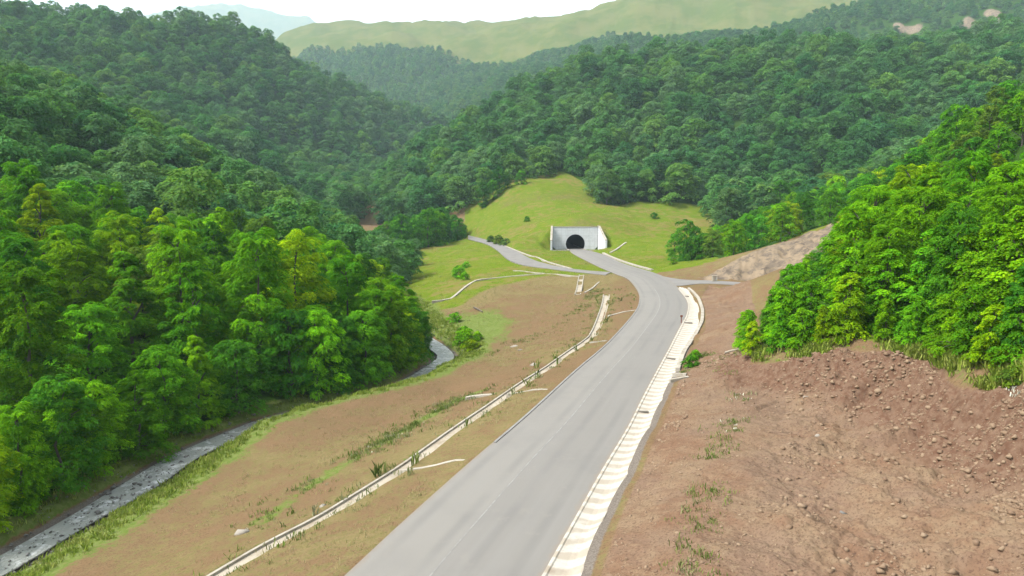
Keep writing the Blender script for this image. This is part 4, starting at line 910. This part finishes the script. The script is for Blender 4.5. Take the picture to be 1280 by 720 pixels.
q = np.vstack([np.array([fx, fy]) + rng.normal(0, .4, (12, 2)), along(L['weeds_bench'], 30, .5, .05, .45), along(L['bank_veg'], 22, 1.2)])
blades('white_flowers', on_ground(q), rng.uniform(.12, .26, len(q)), 7, WF, .5, .10)
e = np.array(L['cut_edge'])[:, :2]; q = along(e, 5200, .9) + np.array([.55, 1.4]); q = q[poly_sd(q[:, 0], q[:, 1], cut_zone) > .1]
blades('edge_grass', on_ground(q), rng.uniform(.3, .8, len(q)), 10, GRN)
q = np.stack([rng.uniform(-40, 90, 5000), rng.uniform(205, 440, 5000)], -1); fr = np.ones(len(q), bool)
for k in REGIONS.values(): fr &= ~inside(q[:, 0], q[:, 1], k)
lx, ly = to_portal(q[:, 0], q[:, 1])
fr &= (poly_sd(q[:, 0], q[:, 1], road_poly) > 1) & (poly_sd(q[:, 0], q[:, 1], side_poly) > 1) & (poly_sd(q[:, 0], q[:, 1], branch_poly) > 1) & ~((np.abs(lx) < 14) & (ly > -13) & (ly < 3)); q = q[fr]
blades('meadow_grass', on_ground(q), rng.uniform(.2, .5, len(q)), 6, GRN, .6)

# ------------------------------------------------------------------ trees
def crown_np(seed, H, R, base, lobes, sprays, leaves, size, shape='round', flat=.6, up=1.25, lobe=(.24, .40), sl=3.1):
    r = np.random.default_rng(seed)
    n = lobes; tt = (np.arange(n) + r.uniform(0, 1, n)) / n; tt = tt ** (.85 if shape == 'round' else 1.15)
    if shape == 'round': env = R * np.sqrt(np.clip(1 - np.abs((2 * tt - .62) / 1.42) ** 2.4, .03, 1))
    elif shape == 'cone': env = R * (1 - tt) ** .7 + .12 * R
    else: env = R * np.sqrt(np.clip(1 - np.abs((2 * tt - .95) / 1.25) ** 2.0, .05, 1)) * .8
    az = np.arange(n) * 2.39996 + r.normal(0, .35, n); rad = env * np.sqrt(r.uniform(.2, 1, n)) * .86
    rad *= 1 + .22 * np.sin(az * 2 + seed) + r.normal(0, .09, n); tt = tt + r.normal(0, .02, n) 
    c = np.stack([rad * np.cos(az), rad * np.sin(az), H * (base + (1 - base) * tt) - .3 * R * (rad / R) ** 2 * .5], -1)
    s = R * r.uniform(*lobe, n) * (np.clip(1.15 - .45 * tt, .6, 1) if shape != 'cone' else np.clip(1.1 - .75 * tt, .3, 1))
    tone = r.uniform(0, 1, n)
    m = sprays; N = n * m
    d = r.normal(size=(N, 3)); d[:, 2] = np.abs(d[:, 2]) * r.choice([1, 1, 1, -1], N) * .9; d /= np.linalg.norm(d, axis=1)[:, None]
    ci = np.repeat(np.arange(n), m); p = c[ci] + d * s[ci][:, None] * np.array([1, 1, flat]) * r.uniform(.75, 1.08, N)[:, None]
    outw = p - np.array([0, 0, 0]); outw[:, 2] = 0; ol = np.linalg.norm(outw, axis=1)[:, None] + 1e-6; outw = outw / ol + d * np.array([1, 1, 0]) * .6
    nr = d * .45 + np.array([0, 0, up]) + r.normal(0, .22, (N, 3)) + outw * .18; nr /= np.linalg.norm(nr, axis=1)[:, None]
    ax = outw + r.normal(0, .25, (N, 3)); ax -= (ax * nr).sum(1)[:, None] * nr; ax /= np.linalg.norm(ax, axis=1)[:, None]; bi = np.cross(nr, ax)
    k = leaves; K = N * k; si = np.repeat(np.arange(N), k); u = r.uniform(0, 1, K); Ls = size * sl * np.repeat(r.uniform(.7, 1.2, N), k)
    v = r.uniform(-1, 1, K) * (1 - u * .75) * .48
    q = p[si] + ax[si] * ((u - .35) * Ls)[:, None] + bi[si] * (v * Ls)[:, None] - np.array([0, 0, 1]) * (np.maximum(u - .3, 0) ** 2 * Ls * .42)[:, None]
    ln = nr[si] + r.normal(0, .33, (K, 3)); ln /= np.linalg.norm(ln, axis=1)[:, None]
    la = ax[si] + bi[si] * (v * 1.6 + r.normal(0, .3, K))[:, None]; la -= (la * ln).sum(1)[:, None] * ln; la /= np.linalg.norm(la, axis=1)[:, None]; lb2 = np.cross(ln, la)
    sz = size * r.uniform(.7, 1.25, K); a_ = (la * sz[:, None]); b_ = lb2 * (sz * .34)[:, None]
    V = np.stack([q - a_ * .5, q - a_ * .05 + b_, q + a_ * .55, q - a_ * .05 - b_], 1).reshape(-1, 3)
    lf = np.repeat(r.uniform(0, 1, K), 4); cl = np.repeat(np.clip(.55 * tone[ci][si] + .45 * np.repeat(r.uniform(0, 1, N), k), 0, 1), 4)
    return V, lf, cl, c
def crown_mesh(name, *a, mat=None, **kw):
    V, lf, cl, c = crown_np(*a, **kw); me = mesh_np(name, V, np.arange(len(V)).reshape(-1, 4), 4)
    for nm, d in (('leaf', lf), ('clump', cl)):
        q = me.attributes.new(nm, 'FLOAT', 'POINT'); q.data.foreach_set('value', d.astype(np.float32))
    if mat: me.materials.append(mat)
    return me, c
def trunk_mesh(seed, H, R, c, r0=.26, limbs=9):
    r = np.random.default_rng(seed); V, F = [], []
    def tube(pts, r1, r2, k=6):
        o = len(V); pts = np.array(pts)
        for i, p in enumerate(pts):
            d = pts[min(i + 1, len(pts) - 1)] - pts[max(i - 1, 0)]; d = d / np.linalg.norm(d); u = np.cross(d, (.3, 1, .1)); u /= np.linalg.norm(u); w = np.cross(d, u)
            rr = r1 + (r2 - r1) * i / (len(pts) - 1)
            for q in range(k): t = 6.283 * q / k; V.append(p + u * rr * math.cos(t) + w * rr * math.sin(t))
        for i in range(len(pts) - 1):
            for q in range(k): F.append((o + i * k + q, o + i * k + (q + 1) % k, o + i * k + k + (q + 1) % k, o + i * k + k + q))
    ax = [(r.normal(0, .1) * i, r.normal(0, .1) * i, -1.2 + (H * .93 + 1.2) * i / 6) for i in range(7)]; tube(ax, r0, .04, 8)
    for i in r.choice(len(c), min(limbs, len(c)), replace=False):
        e_ = c[i]; z0 = max(.1 * H, e_[2] - .55 * np.hypot(e_[0], e_[1]) - .6); st = np.array([0, 0, z0]); tube([st, st + (e_ - st) * .5 + np.array([0, 0, .25]), e_], r0 * .4, .03, 5)
    me = bpy.data.meshes.new('trunk'); me.from_pydata([tuple(map(float, p)) for p in V], [], F); me.update(); me.materials.append(BARK); return me
# (height, radius, foot of crown, shape)
KINDS = [(15, 5.1, .03, 'round'), (16, 5.2, .04, 'tall'), (14, 5.4, .03, 'round'), (15.5, 5.2, .03, 'cone'), (13, 5.1, .03, 'round'), (16.5, 5.4, .04, 'cone')]
NEAR = []
for i, (H, R, b, sh) in enumerate(KINDS):
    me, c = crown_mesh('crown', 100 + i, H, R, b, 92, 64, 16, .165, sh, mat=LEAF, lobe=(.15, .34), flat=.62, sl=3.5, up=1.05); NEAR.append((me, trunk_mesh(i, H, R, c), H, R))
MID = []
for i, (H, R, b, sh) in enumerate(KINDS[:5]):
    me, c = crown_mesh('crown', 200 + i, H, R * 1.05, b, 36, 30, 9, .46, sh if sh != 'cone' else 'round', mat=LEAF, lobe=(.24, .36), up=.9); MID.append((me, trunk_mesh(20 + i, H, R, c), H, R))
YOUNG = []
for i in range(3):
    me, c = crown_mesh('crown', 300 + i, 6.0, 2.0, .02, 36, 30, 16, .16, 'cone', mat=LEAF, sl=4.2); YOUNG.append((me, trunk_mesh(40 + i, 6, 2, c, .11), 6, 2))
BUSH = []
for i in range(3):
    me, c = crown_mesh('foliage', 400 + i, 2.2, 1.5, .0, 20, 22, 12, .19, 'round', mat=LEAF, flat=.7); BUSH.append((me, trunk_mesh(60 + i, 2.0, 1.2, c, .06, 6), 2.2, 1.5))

# tint name -> leaf albedo
TINT = {'yellow-green': (.165, .320, .006), 'bright green': (.108, .300, .008), 'fresh green': (.076, .258, .010), 'deep green': (.046, .190, .015), 'dark green': (.028, .128, .020), 'olive green': (.092, .195, .026), 'grey-green': (.072, .180, .064), 'blue-green': (.038, .145, .055)}
SHAPE = ['broad', 'tall', 'low', 'pointed', 'round', 'conical']
USED = {}
def ordinal(n):
    return f"{n}{'th' if 10 <= n % 100 <= 20 else {1: 'st', 2: 'nd', 3: 'rd'}.get(n % 10, 'th')}"
def plant(protos, k, x, y, z, s, tint, label, group, name='tree', cat='tree', crown='crown', stem='trunk', sz=1.0, jitter=.16):
    me, tm, H, R = protos[k]
    root = empty(name, (x, y, z), rng.uniform(0, 6.28)); root.scale = (s, s, s * sz)
    f = math.exp(rng.normal(0, jitter)); c = TINT[tint]; a = rng.normal(0, .06)
    o = bpy.data.objects.new(crown, me); C.objects.link(o); o.parent = root; o.color = (c[0] * f * (1 + a), c[1] * f, c[2] * f * (1 - a), 1)
    t = bpy.data.objects.new(stem, tm); C.objects.link(t); t.parent = root
    tag(root, label, cat, group); return root

def scatter(poly, spacing, n, seed, ok=None):
    r = np.random.default_rng(seed); P = np.array(poly); lo, hi = P.min(0), P.max(0)
    q = r.uniform(lo, hi, (n, 2)); q = q[inside(q[:, 0], q[:, 1], poly)]; out = []; g = {}
    for p in q:
        sp = spacing(p) if callable(spacing) else spacing
        c = (int(p[0] // sp), int(p[1] // sp)); hit = False
        for i in (-1, 0, 1):
            for j_ in (-1, 0, 1):
                for w in g.get((c[0] + i, c[1] + j_, round(sp, 1)), ()):
                    if (w[0] - p[0]) ** 2 + (w[1] - p[1]) ** 2 < sp * sp: hit = True; break
        if not hit: g.setdefault((*c, round(sp, 1)), []).append(p); out.append(p)
    return np.array(out)
def in_view(x, y, margin=6): return np.abs(np.degrees(np.arctan2(x, y))) < 37.5 + np.degrees(np.arctan2(margin, np.hypot(x, y)))

def top_limit(x, y, z, H, s, bearings, tops):
    """keep a tree's top under the height the wood reaches along its bearing (metres above the road per metre away)"""
    b = np.interp(x / y, bearings, tops); return np.minimum(s, np.maximum(20 + b * y - z, .5) / H)
def sky_table(*pq): return [(p - 640) / 865 for p, q in pq], [(255 - q) / 865 for p, q in pq]
TOP_LEFT = sky_table((-200, 190), (0, 210), (100, 214), (150, 236), (210, 262), (330, 268), (400, 296), (470, 326), (520, 362), (552, 398), (570, 420))
TOP_RIGHT = sky_table((940, 388), (965, 362), (990, 345), (1035, 300), (1060, 262), (1090, 242), (1144, 215), (1190, 205), (1237, 196), (1280, 196), (1500, 160))
TOP_SPUR = sky_table((865, 302), (890, 285), (1000, 240), (1030, 228), (1100, 212), (1150, 165), (1190, 122), (1240, 112), (1290, 105), (1500, 60))
TOP_VALLEY = sky_table((460, 290), (500, 270), (540, 262), (570, 268), (590, 292))
TOP_BACK = sky_table((-200, 20), (0, 62), (75, 90), (200, 142), (260, 182), (340, 217), (420, 262), (470, 290), (520, 300))
INDIV = []      # (x, y, protos, kind, scale, tint, place, order value, row)
rt = np.random.default_rng(21)
def pick(names, p): return names[int(rt.choice(len(names), p=p))]
# front row on the far bank of the stream
P = SC[:58]; s_ = np.concatenate([[0], np.cumsum(np.hypot(*np.diff(P[:, :2], axis=0).T))]); t = 0.0
front = []
while t < s_[-1] - 2:
    i = int(np.searchsorted(s_, t)); o_ = 4.2 + rt.uniform(-.4, 1.2); p = P[i] - NN[i] * o_; front.append(p[:2]); t += rt.uniform(4.2, 6.0)
front = np.array(front)
for p in front:
    INDIV.append([p[0], p[1], 'N', int(rt.choice([0, 1, 2, 3, 4, 5])), rt.uniform(.62, .92) * (0.7 if p[1] > 118 else 1), pick(['bright green', 'fresh green', 'deep green', 'yellow-green'], [.35, .35, .2, .1]), 'stream', 0])
def left_ok(q): return (np.hypot(q[:, 0], q[:, 1]) < 205) & in_view(q[:, 0], q[:, 1])
q = scatter(REGIONS['left_bank'], lambda p: 7.0 if p[1] < 150 else 8.0, 9000, 5); q = q[left_ok(q)]
dfr = np.array([np.min(np.hypot(front[:, 0] - p[0], front[:, 1] - p[1])) for p in q]); q = q[dfr > 4.3]
for p in q:
    d = np.hypot(*p); tp = [.16, .36, .28, .16, .04] if d < 175 else [.06, .14, .28, .3, .22]
    INDIV.append([p[0], p[1], 'N' if d < 190 else 'M', int(rt.integers(6 if d < 190 else 5)), rt.uniform(.9, 1.28), pick(['yellow-green', 'bright green', 'fresh green', 'deep green', 'olive green'], tp), 'left', 0])
# right-hand slope above the earth cut
q = scatter(REGIONS['right_near'], 6.0, 4000, 8); q = q[in_view(q[:, 0], q[:, 1], 13)]
ed = seg_dist(q[:, 0], q[:, 1], L['cut_edge'])
for p, e_ in zip(q, ed):
    if e_ < 3.2: continue
    s = np.interp(e_, [2, 7, 14, 26], [.42, .62, .92, 1.12]) * rt.uniform(.88, 1.14)
    if p[1] > 95 and p[0] < 50: s = min(s, .8)
    INDIV.append([p[0], p[1], 'N', int(rt.integers(6)), s, pick(['yellow-green', 'bright green', 'fresh green', 'deep green'], [.24, .40, .26, .10]), 'cut', 0])
for x, y, s in [(25.6, 72.4, .55), (27.6, 69.9, .62), (28.8, 67.8, .7), (30.6, 67.0, .62), (32.4, 66.0, 1.05), (34.6, 63.2, .62), (35.9, 60.6, .75), (36.4, 57.0, .85), (35.6, 54.0, .9), (34.9, 51.6, .8), (34.6, 49.0, .75), (35.0, 47.0, .7), (26.6, 76.4, .7), (27.4, 80.5, .9), (29.2, 73.5, 1.1), (31.0, 71.0, 1.15), (36.5, 66.5, 1.4), (38.8, 63.0, 1.5), (39.6, 59.0, 1.5), (38.6, 55.0, 1.5), (37.9, 51.5, 1.4), (34.0, 69.5, 1.3), (29.8, 77.5, 1.2), (38.0, 48.6, 1.4)]:
    INDIV.append([x, y, 'Y', int(rt.integers(3)), s, pick(['bright green', 'fresh green', 'yellow-green'], [.5, .3, .2]), 'lip', 0])
q = scatter(REGIONS['right_spur'], lambda p: 9.0, 5000, 12); q = q[in_view(q[:, 0], q[:, 1])]
rz_ = poly_sd(q[:, 0], q[:, 1], rock_zone); q = q[rz_ > 3]
for p in q:
    INDIV.append([p[0], p[1], 'M', int(rt.integers(5)), rt.uniform(.65, .95), pick(['fresh green', 'bright green', 'deep green', 'olive green', 'yellow-green'], [.3, .2, .3, .12, .08]), 'spur', 0])
q = scatter(REGIONS['valley'], 10.0, 1200, 13)
for p in q: INDIV.append([p[0], p[1], 'M', int(rt.integers(5)), rt.uniform(1.15, 1.5), pick(['deep green', 'dark green', 'fresh green'], [.45, .35, .2]), 'valley', 0])
for x, y, s, t in [(56.5, 415, 1.5, 'grey-green'), (-8, 445, 1.0, 'dark green'), (-12, 438, .8, 'deep green'), (-18, 436, .9, 'dark green'), (6, 452, .7, 'deep green'), (14, 470, .6, 'grey-green'), (22, 476, .6, 'deep green'), (-3, 450, .6, 'dark green')]:
    INDIV.append([x, y, 'M', 2 if s > 1 else int(rt.integers(5)), s, t, 'meadow', 0])
for x, y, s in [(56.0, 238, .62), (58.6, 233, .85), (60.8, 229, .7), (57.4, 228, .45), (62.5, 226, .6)]:
    INDIV.append([x, y, 'M', int(rt.integers(5)), s, 'deep green', 'junction', 0])
# fill up to 300 with the first ranks of the wooded hill across the meadow
NEED = 25
hill = scatter(REGIONS['centre_hill'], 12.5, 40000, 15)
hill = hill[in_view(hill[:, 0], hill[:, 1], 30)]
order = np.argsort(np.hypot(hill[:, 0], hill[:, 1]))
hill_near = hill[order[:max(NEED, 0)]]; hill_far = hill[order[max(NEED, 0):]]
for p in hill_near: INDIV.append([p[0], p[1], 'M', int(rt.integers(5)), rt.uniform(1.3, 1.75), pick(['deep green', 'grey-green', 'olive green', 'blue-green', 'dark green'], [.25, .3, .15, .2, .1]), 'hill', 0])
import collections; print('individual trees', len(INDIV), collections.Counter(t[6] for t in INDIV))

ZT = dict(zip([(t[0], t[1]) for t in INDIV], height(np.array([t[0] for t in INDIV]), np.array([t[1] for t in INDIV])).tolist()))
for t in INDIV:
    tb_ = {'stream': TOP_LEFT, 'left': TOP_LEFT, 'cut': TOP_RIGHT, 'lip': TOP_RIGHT, 'spur': TOP_SPUR, 'valley': TOP_VALLEY}.get(t[6])
    if tb_: t[4] = float(top_limit(t[0], t[1], ZT[(t[0], t[1])], {'N': NEAR, 'M': MID, 'Y': YOUNG}[t[2]][t[3]][2] * 1.03, t[4], *tb_)) * (1 if t[4] < .5 else rt.uniform(.9, 1.04))
INDIV = [t for t in INDIV if t[4] > (.3 if t[2] != 'Y' else .25)]
import collections; print('individual trees', len(INDIV), collections.Counter(t[6] for t in INDIV))
PLACE = {
    'stream': ('on the stream bank', 'trees lining the stream'),
    'left': ('in the wood across the stream', 'trees in the wood across the stream'),
    'cut': ('on the slope above the earth cut', 'trees on the slope above the earth cut'),
    'lip': ('at the lip of the earth cut', 'young trees at the lip of the earth cut'),
    'spur': ('on the spur above the rock cut', 'trees on the spur above the rock cut'),
    'valley': ('in the clump by the side road', 'trees in the valley clump'),
    'meadow': ('at the edge of the tunnel meadow', 'trees at the meadow edge'),
    'junction': ('by the branch road junction', 'trees at the road junction'),
    'hill': ('at the foot of the wooded hill', 'trees at the foot of the wooded hill'),
}
PROT_ = {'N': NEAR, 'M': MID, 'Y': YOUNG}
for pl, (where, grp) in PLACE.items():
    mem = [t for t in INDIV if t[6] == pl]
    mem.sort(key=lambda t: math.hypot(t[0], t[1]))
    per = 18; rows = max(1, math.ceil(len(mem) / per)); size = math.ceil(len(mem) / rows) if mem else 1
    for ri in range(rows):
        row = mem[ri * size:(ri + 1) * size]; row.sort(key=lambda t: t[0] / t[1])
        for k, t in enumerate(row):
            shape = SHAPE[t[3]] if t[2] != 'Y' else 'small'
            rowtxt = '' if rows == 1 else f", {ordinal(ri + 1)} row back"
            lab = f"{shape} {t[5].replace(' ', '-')} tree {where}, {ordinal(k + 1)} from left{rowtxt}"
            plant(PROT_[t[2]], t[3], t[0], t[1], ZT[(t[0], t[1])], t[4], t[5], lab, grp, sz=rt.uniform(.92, 1.12) * (.8 if pl == 'hill' else 1))
# bare pale trunk standing in the wooded hill
M_ = Mat('bleached_trunk', .8, .1).color((.45, .42, .38)).m
bt = A_ = hill[np.argmin(np.hypot(hill[:, 0] - 205, hill[:, 1] - 470))]
# bushes
BL = [(-9.0, 131, 1.35, 'bright green', 'leafy bright bush above the stream bend, biggest of its clump'), (-7.6, 127.0, .9, 'yellow-green', 'low yellowish bush at the lower end of the stream bend clump'), (-9.6, 136.5, 1.0, 'fresh green', 'green bush at the upper end of the stream bend clump'), (-6.8, 133.5, .75, 'bright green', 'small bush on the open side of the stream bend clump'),
      (-16.5, 214, 1.5, 'fresh green', 'lone green bush on the grassy knoll below the side road'), (-14.0, 203, 1.0, 'bright green', 'small bush on the knoll just under the lone bigger one'),
      (-6.5, 330, 1.9, 'olive green', 'olive bush on the bank between side road and meadow, bigger one'), (-3.0, 320, 1.4, 'grey-green', 'greyish bush next to the olive one above the side road'), (-10.5, 345, 1.5, 'olive green', 'olive bush furthest up the side road bank'),
      (*L['cul_bush'][0][:2], .62, 'deep green', 'dark low bush in the culvert beside the slab gutter'), (*L['cul_bush'][1][:2], .5, 'fresh green', 'little bush just above the dark culvert bush'),
      (33.6, 45.3, .55, 'olive green', 'straggly bush hanging at the outer end of the cut edge'),
      (57.0, 224, .9, 'fresh green', 'roadside bush at the foot of the dark junction trees'), (52.0, 222, .7, 'bright green', 'lowest small bush beside the tunnel approach kerb')]
MS = [(8, 372, 1.2, 'deep green', 'dark shrub at the meadow corner near the side road bank'), (-16, 238, .9, 'fresh green', 'low shrub near the knoll edge towards the valley trees'), (-12.5, 150, .9, 'fresh green', 'little bush beside the pale green patch near the forest edge'), (76, 372, 1.3, 'deep green', 'dark shrub right under the trees at the meadow end')]
BL += MS
ZB = height(np.array([b[0] for b in BL]), np.array([b[1] for b in BL])).tolist()
for (x, y, s, t, lab), z in zip(BL, ZB):
    plant(BUSH, int(rt.integers(3)), x, y, z, s, t, lab, None, 'bush', 'bush', 'foliage', 'stem')

# ------------------------------------------------------------------ far woods: uncountable, one object per hill
FARP = []
for i, (H, R, b, sh) in enumerate([(15, 6.3, .06, 'round'), (16, 6.0, .06, 'tall'), (14, 6.6, .05, 'round'), (15.5, 6.0, .06, 'round')]):
    me, c = crown_mesh('far_crown', 500 + i, H, R, b, 24, 34, 7, .62, sh, mat=LEAF_FAR, lobe=(.24, .40), up=.6, flat=.75); FARP.append(bpy.data.objects.new('far_crown', me))
def wood(name, pts, scales, protos):
    z = height(pts[:, 0], pts[:, 1]) - .5
    me = bpy.data.meshes.new(name); me.vertices.add(len(pts)); me.vertices.foreach_set('co', np.column_stack([pts, z]).astype(np.float32).ravel())
    q = me.attributes.new('scl', 'FLOAT_VECTOR', 'POINT'); q.data.foreach_set('vector', np.column_stack([scales, scales, scales * rng.uniform(.66, .98, len(pts))]).astype(np.float32).ravel())
    q = me.attributes.new('rot', 'FLOAT_VECTOR', 'POINT'); q.data.foreach_set('vector', np.column_stack([0 * scales, 0 * scales, rng.uniform(0, 6.28, len(pts))]).astype(np.float32).ravel())
    q = me.attributes.new('pick', 'INT', 'POINT'); q.data.foreach_set('value', rng.integers(0, len(protos), len(pts)).astype(np.int32))
    o = link(name, me); ng = bpy.data.node_groups.new(name, 'GeometryNodeTree')
    ng.interface.new_socket('Geometry', in_out='INPUT', socket_type='NodeSocketGeometry'); ng.interface.new_socket('Geometry', in_out='OUTPUT', socket_type='NodeSocketGeometry')
    gi_ = ng.nodes.new('NodeGroupInput'); go = ng.nodes.new('NodeGroupOutput'); ip = ng.nodes.new('GeometryNodeInstanceOnPoints'); jg = ng.nodes.new('GeometryNodeJoinGeometry')
    for p in protos[::-1]:
        inf = ng.nodes.new('GeometryNodeObjectInfo'); inf.inputs['Object'].default_value = p; inf.inputs['As Instance'].default_value = True; ng.links.new(inf.outputs['Geometry'], jg.inputs[0])
    def named(n_, typ):
        a = ng.nodes.new('GeometryNodeInputNamedAttribute'); a.data_type = typ; a.inputs[0].default_value = n_; return [s for s in a.outputs if s.enabled][0]
    ng.links.new(gi_.outputs[0], ip.inputs['Points']); ng.links.new(jg.outputs[0], ip.inputs['Instance']); ip.inputs['Pick Instance'].default_value = True
    ng.links.new(named('pick', 'INT'), ip.inputs['Instance Index']); ng.links.new(named('rot', 'FLOAT_VECTOR'), ip.inputs['Rotation']); ng.links.new(named('scl', 'FLOAT_VECTOR'), ip.inputs['Scale'])
    ng.links.new(ip.outputs[0], go.inputs[0]); md = o.modifiers.new('wood', 'NODES'); md.node_group = ng; return kind(o, 'stuff')
wood('forest', hill_far, 1.15 + 1.0 * rng.uniform(0, 1, len(hill_far)) ** 1.6, FARP)
q = scatter(REGIONS['left_bank'], 10.0, 12000, 31); q = q[(np.hypot(q[:, 0], q[:, 1]) >= 203) & in_view(q[:, 0], q[:, 1], 40)]
wood('forest', q, top_limit(q[:, 0], q[:, 1], height(q[:, 0], q[:, 1]), 14, rng.uniform(1.1, 1.8, len(q)), *TOP_BACK), FARP)
q = scatter(REGIONS['left_hill'], 12.5, 60000, 32); q = q[in_view(q[:, 0], q[:, 1], 40)]
wood('forest', q, 1.15 + .9 * rng.uniform(0, 1, len(q)) ** 1.6, FARP)
q = scatter(REGIONS['far_right'], 12.0, 60000, 33); q = q[in_view(q[:, 0], q[:, 1], 60)]
bare = np.maximum(crag_mask(q[:, 0], q[:, 1]), crag_mask(q[:, 0], q[:, 1] + 16)) > .33
q = q[~bare]
wood('forest', q, rng.uniform(.8, 1.3, len(q)), FARP)
q = scatter(REGIONS['far_left'], 13.0, 60000, 34); wood('forest', q, rng.uniform(.8, 1.4, len(q)), FARP)

# ------------------------------------------------------------------ air
def haze():
    zc = [v.co.z for v in bpy.data.objects['ground'].data.vertices]; zlow, zhigh = min(zc), max(zc)
    x0, x1, y0, y1, z0, z1 = -9600, 9600, -9600, 9600, zlow - 1.5, zhigh + 30
    o = mesh_py('haze', [(x, y, z) for z in (z0, z1) for x, y in ((x0, y0), (x1, y0), (x1, y1), (x0, y1))], [(0, 3, 2, 1), (4, 5, 6, 7), (0, 1, 5, 4), (1, 2, 6, 5), (2, 3, 7, 6), (3, 0, 4, 7)])
    m = bpy.data.materials.new('haze_air'); m.use_nodes = True; t = m.node_tree; t.nodes.clear()
    ou = t.nodes.new('ShaderNodeOutputMaterial'); v = t.nodes.new('ShaderNodeVolumePrincipled'); v.inputs['Color'].default_value = (.68, .86, 1.0, 1); v.inputs['Density'].default_value = HAZE; v.inputs['Anisotropy'].default_value = 0.0
    t.links.new(v.outputs[0], ou.inputs['Volume']); o.data.materials.append(m); kind(o, 'stuff')
HAZE = 0.000095
haze()

# ------------------------------------------------------------------ light, sky, camera
EL, AZ = math.radians(52), math.radians(-108)      # azimuth from +Y, clockwise seen from above
w = bpy.data.worlds.new('World'); scene.world = w; w.use_nodes = True; nt = w.node_tree
bg = nt.nodes['Background']; sky = nt.nodes.new('ShaderNodeTexSky'); sky.sky_type = 'NISHITA'; sky.sun_disc = False
sky.sun_elevation = EL; sky.sun_rotation = AZ; sky.air_density = 1.2; sky.dust_density = 3.0; sky.ozone_density = 1.0
hs = nt.nodes.new('ShaderNodeHueSaturation'); hs.inputs['Saturation'].default_value = 0.22; nt.links.new(sky.outputs[0], hs.inputs['Color']); nt.links.new(hs.outputs[0], bg.inputs[0])
bg.inputs[1].default_value = 0.085
sd = Vector((math.sin(AZ) * math.cos(EL), math.cos(AZ) * math.cos(EL), math.sin(EL)))
ld = bpy.data.lights.new('sun', 'SUN'); ld.energy = 1.5; ld.angle = math.radians(11); ld.color = (1, .965, .90)
lo = bpy.data.objects.new('sun', ld); C.objects.link(lo); lo.rotation_euler = sd.to_track_quat('Z', 'Y').to_euler(); lo.location = (-200, 0, 600)

cam = bpy.data.cameras.new('camera'); co = bpy.data.objects.new('camera', cam); C.objects.link(co)
cam.sensor_width = 36; cam.lens = 36 * 865 / 1280; cam.clip_end = 20000; cam.clip_start = .5
co.location = (0, 0, 20); co.rotation_euler = (math.radians(90) - math.atan(105 / 865), 0, 0); scene.camera = co
vs = scene.view_settings; vs.view_transform = 'Standard'; vs.look = 'None'; vs.gamma = 1; vs.use_curve_mapping = False; vs.exposure = EXPO if 'EXPO' in globals() else 2.3
cy = scene.cycles; cy.use_denoising = True; cy.max_bounces = 5; cy.diffuse_bounces = 2; cy.glossy_bounces = 2; cy.transmission_bounces = 3; cy.volume_bounces = 1; cy.transparent_max_bounces = 4
cy.caustics_reflective = False; cy.caustics_refractive = False
